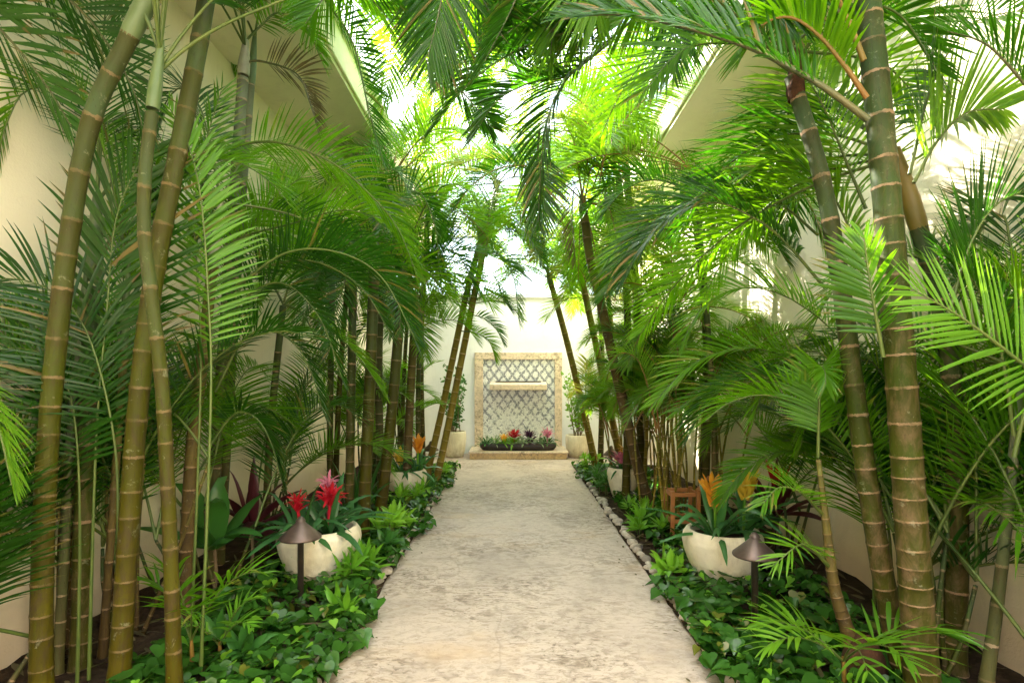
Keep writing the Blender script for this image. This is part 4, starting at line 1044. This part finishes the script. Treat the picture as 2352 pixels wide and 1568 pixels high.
for k, (pts, d) in enumerate([([(900, -200), (980, 60), (1020, 260)], 5.5), ([(1200, -150), (1150, 120), (1080, 320)], 6), ([(1300, -100), (1260, 150), (1190, 300)], 6.2), ([(1100, -150), (1130, 100), (1220, 260)], 6.5),
        ([(1500, -100), (1440, 100), (1340, 240)], 6), ([(1000, -50), (960, 150), (930, 330)], 6.5), ([(850, 60), (930, 140), (960, 300)], 5.5), ([(1480, 60), (1400, 130), (1310, 300)], 6.5), ([(820, -80), (940, 60), (1010, 210)], 5.2), ([(1010, -160), (1060, 40), (1120, 230)], 5.6), ([(880, -120), (900, 60), (880, 240)], 5.0), ([(1250, -160), (1180, 20), (1060, 150)], 5.4), ([(1120, -100), (1040, 80), (920, 210)], 5.8), ([(1230, 0), (1150, 180), (1130, 380)], 7), ([(1400, 40), (1290, 150), (1220, 360)], 7), ([(960, 100), (1000, 240), (950, 420)], 7.4), ([(1000, -80), (1010, 120), (985, 330)], 6), ([(1080, -120), (1130, 80), (1230, 200)], 6), ([(900, 0), (960, 220), (1060, 380)], 7), ([(1300, 60), (1220, 220), (1200, 420)], 7), ([(1010, -100), (940, 80), (860, 300)], 5.5), ([(1150, -60), (1080, 130), (1010, 240)], 6.6), ([(1350, -60), (1270, 90), (1150, 170)], 6.2), ([(1060, 60), (1110, 220), (1180, 330)], 7.5)]):
    hero('Q6' if k % 2 else 'M4', dd(pts, d), .5, g.uniform(-20, 40), ('bright', 'mid', 'bright', 'yellow')[k % 4], W=.018, n=52, t0=.1, rib='amber')
# right
hero('R1', dd([(1995, 275), (1900, 205), (1818, 157), (1718, 108), (1568, 62), (1430, 34), (1290, 40)], 2.28), .34, 48, W=.021, n=65, t0=.2, rib='dark', r=.014)
hero('R1', dd([(1992, 225), (1940, 150), (1880, 80), (1815, 40), (1750, 60), (1700, 140)], 2.4), .32, 10, 'mid', W=.021, n=52, rib='amber', r=.012)
hero('R1', dd([(1985, 140), (1950, 50), (1905, -40), (1820, -160)], 2.42), .4, 0, 'mid', W=.021, n=39, t0=.5, rib='amber', r=.013)
hero('R2', dd([(1895, 660), (1795, 546), (1723, 495), (1645, 465), (1560, 490), (1480, 560), (1420, 660)], 2.95), .34, 25, W=.020, n=57, t0=.15, droop=.45)
hero('R2', dd([(1880, 540), (1783, 465), (1648, 447), (1555, 474), (1460, 550), (1385, 690)], 3.3), .36, 40, W=.017, n=65, t0=.1, droop=.25)
hero('R2', dd([(1990, 480), (1940, 360), (1890, 240), (1835, 150)], 2.85), .6, 12, 'bright', W=.018, n=36, t0=.1, az=(-.4, -1, 0), droop=.3)
hero('R2', dd([(1985, 640), (1950, 520), (1890, 420), (1800, 370), (1700, 400)], 3.0), .4, 40, 'mid', W=.021, n=44)
hero('R1', dd([(2030, 820), (2010, 710), (1995, 620), (1985, 540)], 2.28), .26, 15, 'mid', W=.021, n=23, t0=.2, az=(0.3, -1, 0), droop=.2)
hero('R3', dd([(2460, 930), (2330, 820), (2210, 730), (2090, 660)], 1.95), .34, 76, 'bright', W=.017, n=26, t0=.1, droop=.1, vlift=5)
hero('R3', dd([(2480, 330), (2370, 210), (2270, 105), (2170, 70)], 2.1), .4, 35, W=.014, n=34, rib='dark')
hero('R3', dd([(2100, 420), (2150, 330), (2220, 260), (2310, 250)], 2.5), .4, 40, 'bright', W=.021, n=39)
hero('R3', dd([(2090, 400), (2140, 200), (2230, 60), (2360, 20)], 2.5), .42, 20, W=.015, n=42)
hero('R3', dd([(2180, 720), (2230, 560), (2290, 470), (2380, 430)], 2.3), .36, 40, W=.015, n=44)
hero('R4', dd([(2330, 1000), (2300, 800), (2240, 650), (2160, 580)], 2.3), .4, 45, W=.015, n=44)
hero('R4', dd([(2330, 1050), (2370, 850), (2350, 700), (2290, 620)], 2.2), .4, 30, 'mid', W=.015, n=44)
hero('R2', dd([(2055, 1420), (2040, 1200), (2000, 1070), (1868, 984), (1748, 905), (1640, 890), (1540, 950)], 3.3), .32, 25, 'mid', t0=.48, n=62)
hero('R2', dd([(2020, 1405), (2000, 1200), (1960, 1090), (1848, 1039), (1768, 1044), (1700, 1090), (1650, 1160)], 3.4), .26, 20, 'mid', t0=.52, n=52, W=.021)
hero('R2', dd([(2030, 1420), (2010, 1150), (1960, 960), (1850, 850), (1740, 800), (1600, 830), (1490, 940)], 3.3), .36, 25, 'mid', t0=.5, n=65)
hero('R2', dd([(2010, 1440), (2000, 1100), (1950, 820), (1840, 700), (1720, 660), (1620, 700), (1560, 800)], 3.2), .34, 30, 'mid', t0=.58, n=60)
hero('L5', dd([(-150, 800), (-80, 850), (-10, 960), (30, 1120)], 1.9), .22, 30, 'bright', W=.014, n=29, droop=.6)

# ------------------------------------------------------------------ seedlings and young palms
def seedling(c, label, fr, tone='bright', h=.12, name='palm_seedling', seed=0, L=.2, n=9, W=.018, length=.5):
    r_ = empty(name, c, label, 'palm', 'young palms in the beds')
    tube(MB(), [np.array(c), np.array(c) + (0.005, 0, h / 2), np.array(c) + (0, 0, h + .02)], np.array([.014, .011, .007]), 8).build('stem', RIB['amber'], r_)
    gg = np.random.default_rng(seed)
    for k, (az, el, ln) in enumerate(fr):
        c2 = arc(np.array(c) + (0, 0, h), az, el, ln * length, 1.0)
        frond(r_, c2, L * gg.uniform(.85, 1.1), n=n, tone=tone, W=W, t0=.35, droop=.35, az=(math.sin(R(az)), math.cos(R(az)), 0), r=.005)
    return r_
G = lambda px, py: ((px - CX) / F * (H * F / (py - CY)), H * F / (py - CY), 0.0)
seedling(G(440, 1548), 'bright palm seedling at the front foot of the left clump', [(200, 80, .9), (90, 65, 1), (270, 70, .8), (150, 60, .8)], 'mid', .16, seed=1, L=.24)
seedling(G(505, 1520), 'small lime palm seedling among the ivy on the left', [(60, 70, .8), (120, 55, .9), (230, 60, .7)], 'lime', .08, seed=2, L=.16, length=.35)
seedling(P(1938, 1530, 2.5)[:2] + (0,), 'bright green palm seedling spreading wide at the front of the right bed', [(255, 40, 1), (200, 45, 1.1), (100, 45, 1), (170, 50, .9), (290, 45, .8)], 'bright', .16, seed=3, L=.3, W=.022, length=.45)
yp = palm([(1978, 1590, 2.62), (1958, 1480, 2.65), (1918, 1350, 2.68), (1898, 1200, 2.7), (1880, 1050, 2.72)], .045, .013, 'brown', 'young thin palm with a swollen brown foot in the right bed', name='palm_tree', shaft_len=0, spacing=.05,
          group='young palms in the beds', n=1, seed=71, length=.6, L=.24, els=(85, 80), tone=('mid',))
frond(yp, [P(1905, 1300, 2.68), P(1860, 1255, 2.6), P(1830, 1255, 2.5), P(1775, 1300, 2.45)], .2, n=14, tone='bright', W=.014, roll=20)
frond(yp, [P(1890, 1180, 2.7), P(1840, 1130, 2.6), P(1790, 1120, 2.55), P(1750, 1160, 2.5)], .22, n=20, tone='mid', W=.014, roll=20)
lathe(MB(), tuple(P(1985, 1560, 2.62)[:2]) + (0,), [(0, -.02), (.085, -.02), (.1, .05), (.085, .13), (.05, .2), (.02, .23)], 20).build('swollen_foot', M_FIBRE, yp)

# ------------------------------------------------------------------ broad leaved plants
EL = ([0, .08, .35, .6, .85, 1], [.12, .5, 1, .95, .45, .03])
def broad(name, c, label, cat, n, L, W, els, tone, seed, droop=.6, group=None, stem_h=.0, m=7, spread=.02, azr=(0, 360)):
    o = empty(name, c, label, cat, group)
    top = np.array(c) + (0, 0, stem_h)
    if stem_h: tube(MB(), [np.array(c), (np.array(c) + top) / 2 + (.01, 0, 0), top], np.array([.014, .012, .009]), 8).build('stem', M_STEM, o)
    lv = MB()
    rosette(lv, top, n, L, W, els, droop, seed, spread, .25, EL, m, azr)
    lv.build('leaves', LEAF[tone], o)
    return o
broad('leafy_plant', (-1.96, 3.75, 0), 'large glossy green broad leaved plant behind the left ivy', 'plant', 11, .48, .15, (85, 25), 'broad', 1, .6, stem_h=.28)
broad('cordyline', (-1.9, 4.15, 0), 'dark maroon leaved cordyline beside the near left pot', 'plant', 15, .46, .085, (85, 10), 'maroon', 2, .55, 'maroon cordylines', stem_h=.32)
broad('cordyline', (1.98, 4.25, 0), 'red leaved cordyline against the right wall behind the yellow bromeliads', 'plant', 14, .42, .07, (88, 5), 'maroon', 3, .5, 'maroon cordylines', stem_h=.38)
rosette(MB(), (1.96, 4.2, .62), 8, .16, .03, (88, 60), .2, 4).build('red_shoot', LEAF['red'], bpy.data.objects['cordyline.001']).location
broad('leafy_plant', (1.9, 4.4, 0), 'dark green broad leaved plant beside the red cordyline', 'plant', 9, .4, .1, (85, 35), 'broad', 5, .5, stem_h=.25)
broad('strap_lily', (-1.42, 4.75, 0), 'blue green strap leaved lily behind the near left pot', 'plant', 12, .62, .07, (82, 35), 'strap', 6, .85, 'strap leaved lilies')
broad('strap_lily', (-1.5, 5.5, 0), 'tall upright strap leaved lily beside the stoutest slim palm', 'plant', 9, .7, .09, (85, 60), 'broad', 7, .5, 'strap leaved lilies')
broad('strap_lily', (-1.75, 4.5, 0), 'arching strap leaved lily between the maroon cordyline and the wall', 'plant', 10, .6, .07, (80, 35), 'strap', 8, .9, 'strap leaved lilies')

def limeplant(c, label, n, L, W, tone, seed, els=(85, 15), h=0.06, heads=4, spread=.08):
    o = empty('leafy_plant', c, label, 'plant', 'low leafy plants edging the path')
    gg = np.random.default_rng(seed)
    lv = MB()
    for k in range(heads):
        p = np.array(c) + np.array([np.clip(gg.normal(0, spread), -spread, spread), gg.normal(0, spread), h * gg.uniform(.5, 1.4)])
        p[0] = min(p[0], -.95) if c[0] < 0 else max(p[0], 1.05)
        rosette(lv, p, n, L, W, els, .5, seed * 10 + k, .005, .25, EL, 5)
        tube(MB(), [np.array([p[0], p[1], 0]), p], .005, 6).build('stem', RIB['green'], o)
    lv.build('leaves', LEAF[tone], o)
    return o
for k, (px, py, d, nl, L, W, tone, hd, h, lb) in enumerate([
        (895, 1225, 4.75, 9, .17, .05, 'lime', 7, .18, 'bright lime bushy plant beyond the near left pot'),
        (945, 1140, 6.2, 9, .16, .04, 'lime', 7, .12, 'bright lime narrow leaved plant at the path edge before the far left pot'),
        (820, 1330, 3.75, 8, .17, .05, 'lime', 5, .12, 'yellow green rosette plant at the foot of the near left pot'),
        (795, 1400, 3.35, 8, .14, .04, 'lime', 4, .07, 'low yellow green rosette plant at the left path edge near the light'),
        (905, 1290, 4.3, 9, .13, .05, 'broad', 8, .14, 'dark green bushy plant at the path edge right of the near left pot'),
        (985, 1120, 6.7, 9, .14, .05, 'broad', 8, .12, 'dark green bushy plant beside the far left pot'),
        (1010, 1080, 8.0, 8, .13, .05, 'lime', 8, .16, 'light green trailing plant at the far left path corner'),
        (1470, 1190, 5.6, 9, .15, .035, 'lime', 7, .12, 'lime spiky plant at the foot of the leaning brown palm'),
        (1495, 1225, 5.0, 9, .16, .045, 'lime', 6, .1, 'yellow green leafy plant beside the white pebbles before the wooden stand'),
        (1372, 1110, 7.6, 8, .14, .05, 'broad', 8, .13, 'green bushy plant at the far right path edge'),
        (1392, 1130, 6.9, 8, .15, .055, 'broad', 8, .14, 'glossy green plant before the small tapering pot'),
        (1545, 1330, 3.9, 8, .16, .055, 'lime', 4, .1, 'yellow green plant at the foot of the near right pot'),
        (1360, 1075, 8.5, 8, .12, .05, 'lime', 8, .16, 'light green trailing plant at the far right path corner'),
        (520, 1555, 2.75, 8, .17, .055, 'broad', 3, .08, 'green rosette plant low at the front of the left bed')]):
    x = (px - CX) / F * d
    limeplant((x, d, 0), lb, nl, L, W, tone, 100 + k, heads=hd, h=h, spread=.07 if hd < 6 else .1)

# shrubs in the pale pots
def shrub(c, h, label, tone, seed):
    o = empty('shrub', c, label, 'shrub', 'shrubs in the pale pots')
    gg = np.random.default_rng(seed)
    B, D, Wd, LL = [], [], [], []
    for k in range(9):
        p = np.array(c) + np.array([gg.normal(0, .05), gg.normal(0, .05), 0])
        t = p + np.array([gg.normal(0, .24), gg.normal(0, .16), h * gg.uniform(.5, 1.1)])
        ax = catmull([p, (p + t) / 2 + gg.normal(0, .03, 3), t], 14)
        tube(MB(), ax, np.linspace(.009, .003, 14), 6).build('stem', M_STEM, o)
        for q in range(42):
            b = ax[int(gg.integers(3, 14))] + gg.normal(0, .035, 3)
            d = unit(gg.standard_normal(3) + (0, 0, .3))
            B.append(b); D.append(d); Wd.append(gg.standard_normal(3)); LL.append(gg.uniform(.06, .1))
    LL = np.array(LL)
    mb = MB(); strips(mb, np.array(B), np.array(D), np.array(Wd), LL, LL * .5, np.full(len(LL), .3), 4, EL)
    mb.build('leaves', LEAF[tone], o)
    return o
shrub((-1.03, 10.2, .4), 1.1, 'dark green shrub in the tall pale pot left of the fountain', 'broad', 1)
shrub((1.17, 10.15, .34), 1.15, 'light green shrub in the tall pale pot right of the fountain', 'lime', 2)

# ------------------------------------------------------------------ ivy
def ivy(name, label, xr, n, seed, tone='ivy', sc=1.0, lift=0.0):
    gg = np.random.default_rng(seed)
    y = 2.1 + 6.9 * gg.random(n) ** 1.5
    x = gg.uniform(*xr, n)
    inner = xr[1] if xr[0] < 0 else xr[0]          # ragged edge: tongues spill over the path, gaps open in the bed
    over = (x - inner) * np.sign(-inner)
    keep = over < .09 * np.sin(y * 4.3 + seed) * np.sin(y * 1.7 + 2 * seed) - .07 + gg.normal(0, .015, n)
    if xr[0] > 0: keep &= ~((y > 3.9) & (y < 6.9) & (over > -.25))
    x, y = x[keep], y[keep]; n = len(x)
    pn = np.sin(x * 5 + 1.3 * y) * .5 + np.sin(y * 3.1 - x * 2) * .5
    z = .03 + lift + .10 * gg.random(n) + .05 * np.clip(pn, -.3, 1)
    sz = gg.uniform(.035, .088, n) * sc
    az = gg.uniform(0, 2 * np.pi, n); ti = np.abs(gg.normal(.45, .45, n))
    out = np.array([[0, 0], [-.12, -.1], [-.42, -.12], [-.62, .12], [-.5, .42], [-.28, .7], [0, 1.18], [.28, .7], [.5, .42], [.62, .12], [.42, -.12], [.12, -.1]])
    mid = np.array([[0, .32]])
    pl = np.vstack([out, mid]); hz = np.concatenate([[0, .04, .12, .14, .1, .05, -.12, .05, .1, .14, .12, .04], [-.03]])
    f = [(k, (k + 1) % 12, 12) for k in range(12)]
    ca, sa = np.cos(az), np.sin(az)
    X, Y = pl[:, 0][None] * sz[:, None], pl[:, 1][None] * sz[:, None]
    Z = hz[None] * sz[:, None] * gg.uniform(.3, 1.6, (n, 1))
    ct, st = np.cos(ti)[:, None], np.sin(ti)[:, None]
    Y2, Z2 = Y * ct + Z * st, Z * ct - Y * st
    v = np.stack([x[:, None] + X * ca[:, None] - Y2 * sa[:, None], y[:, None] + X * sa[:, None] + Y2 * ca[:, None], np.maximum(.012, z[:, None] + Z2)], -1)
    F_ = (np.arange(n)[:, None, None] * 13 + np.array(f)[None]).reshape(-1, 3)
    o = MB().add(v.reshape(-1, 3), F_).build(name, LEAF[tone])
    return tag(o, label, 'ground cover', None, 'stuff')
ivy('ivy_ground_cover', 'dark glossy ivy covering the soil of the left bed', (-1.75, -.76), 3600, 1)
ivy('ivy_ground_cover', 'dark glossy ivy covering the soil of the right bed', (.9, 1.95), 3600, 2)
ivy('creeping_ground_cover', 'small light green creeping leaves mixed through the left ivy', (-1.6, -.76), 380, 3, 'lime', .62, .03)
ivy('creeping_ground_cover', 'small light green creeping leaves mixed through the right ivy', (.9, 1.8), 380, 4, 'lime', .62, .03)
def litter():
    gg = np.random.default_rng(9); n = 150
    y = gg.uniform(2.2, 9, n); side = gg.random(n) < .5
    off = np.abs(gg.normal(0, .09, n))
    x = np.where(side, PL + off, PR - off)
    a = gg.uniform(0, 6.28, n)
    mb = MB()
    L_ = gg.uniform(.012, .045, n)
    strips(mb, np.column_stack([x, y, gg.uniform(.006, .012, n)]), np.column_stack([np.cos(a), np.sin(a), .15 * gg.random(n)]), np.column_stack([-np.sin(a), np.cos(a), gg.normal(0, .3, n)]), L_, L_ * .35, np.full(n, .1), 3, EL)
    tag(mb.build('fallen_leaves', LEAF['dry']), 'dry leaf bits fallen along the path edges', 'leaf litter', None, 'stuff')
litter()
def bed_litter(x0, x1, seed, label):
    gg = np.random.default_rng(seed); n = 500
    x, y = gg.uniform(x0, x1, n), 2.0 + 7 * gg.random(n) ** 1.4
    a = gg.uniform(0, 6.28, n); L_ = gg.uniform(.05, .2, n)
    mb = MB()
    strips(mb, np.column_stack([x, y, gg.uniform(.015, .05, n)]), np.column_stack([np.cos(a), np.sin(a), gg.normal(.05, .15, n)]), np.column_stack([-np.sin(a), np.cos(a), gg.normal(0, .4, n)]), L_, gg.uniform(.01, .03, n), np.full(n, .15), 4)
    tag(mb.build('fallen_leaves', LEAF['dry']), label, 'leaf litter', None, 'stuff')
bed_litter(-2.4, -.95, 21, 'dry palm leaflets fallen on the soil of the left bed')
bed_litter(1.05, 2.35, 22, 'dry palm leaflets fallen on the soil of the right bed')

# ------------------------------------------------------------------ pebbles
def pebble_mesh(seed):
    gg = np.random.default_rng(seed)
    n, m = 12, 8
    a = np.linspace(0, 2 * np.pi, n, endpoint=False); b = np.linspace(-np.pi / 2, np.pi / 2, m)
    k1, k2 = gg.uniform(0, 6, 2)
    v = []
    for t in b:
        for s in a:
            q = 1 + .1 * math.sin(2 * s + k1) * math.cos(t) + .06 * math.sin(3 * s + k2)
            v.append((q * math.cos(t) * math.cos(s), .8 * q * math.cos(t) * math.sin(s), .62 * math.sin(t)))
    i, j = np.meshgrid(np.arange(m - 1), np.arange(n), indexing='ij'); k = (j + 1) % n
    return np.array(v), np.stack([i * n + j, i * n + k, (i + 1) * n + k, (i + 1) * n + j], -1).reshape(-1, 4)
PEB = []
for s in range(6):
    o = MB().add(*pebble_mesh(s)).build('pebble', M_PEBBLE)
    PEB.append(o)
gg = np.random.default_rng(3)
used = 0
for side, x0, ys, lb, gp in ((1, PR + .05, np.arange(2.3, 7.6, .078), 'rounded cream pebble in the row edging the right side of the path', 'pebbles edging the right of the path'),
                         (-1, PL - .05, np.concatenate([np.arange(2.4, 3.3, .1), np.arange(3.5, 4.4, .12), np.arange(4.6, 5.6, .09), np.arange(6, 7, .14)]), 'rounded cream pebble in the row edging the left side of the path', 'pebbles edging the left of the path')):
    for y in ys:
        src = PEB[int(gg.integers(6))]
        if used < 6: o = PEB[used]
        else:
            o = src.copy(); COL.objects.link(o)
        used += 1
        s = gg.uniform(.024, .055)
        o.scale = (s, s, s)
        o.location = (x0 + gg.normal(0, .012), y + gg.normal(0, .018), .38 * s)
        o.rotation_euler = (gg.normal(0, .2), gg.normal(0, .2), gg.uniform(0, 6.28))
        tag(o, lb, 'pebble', gp)
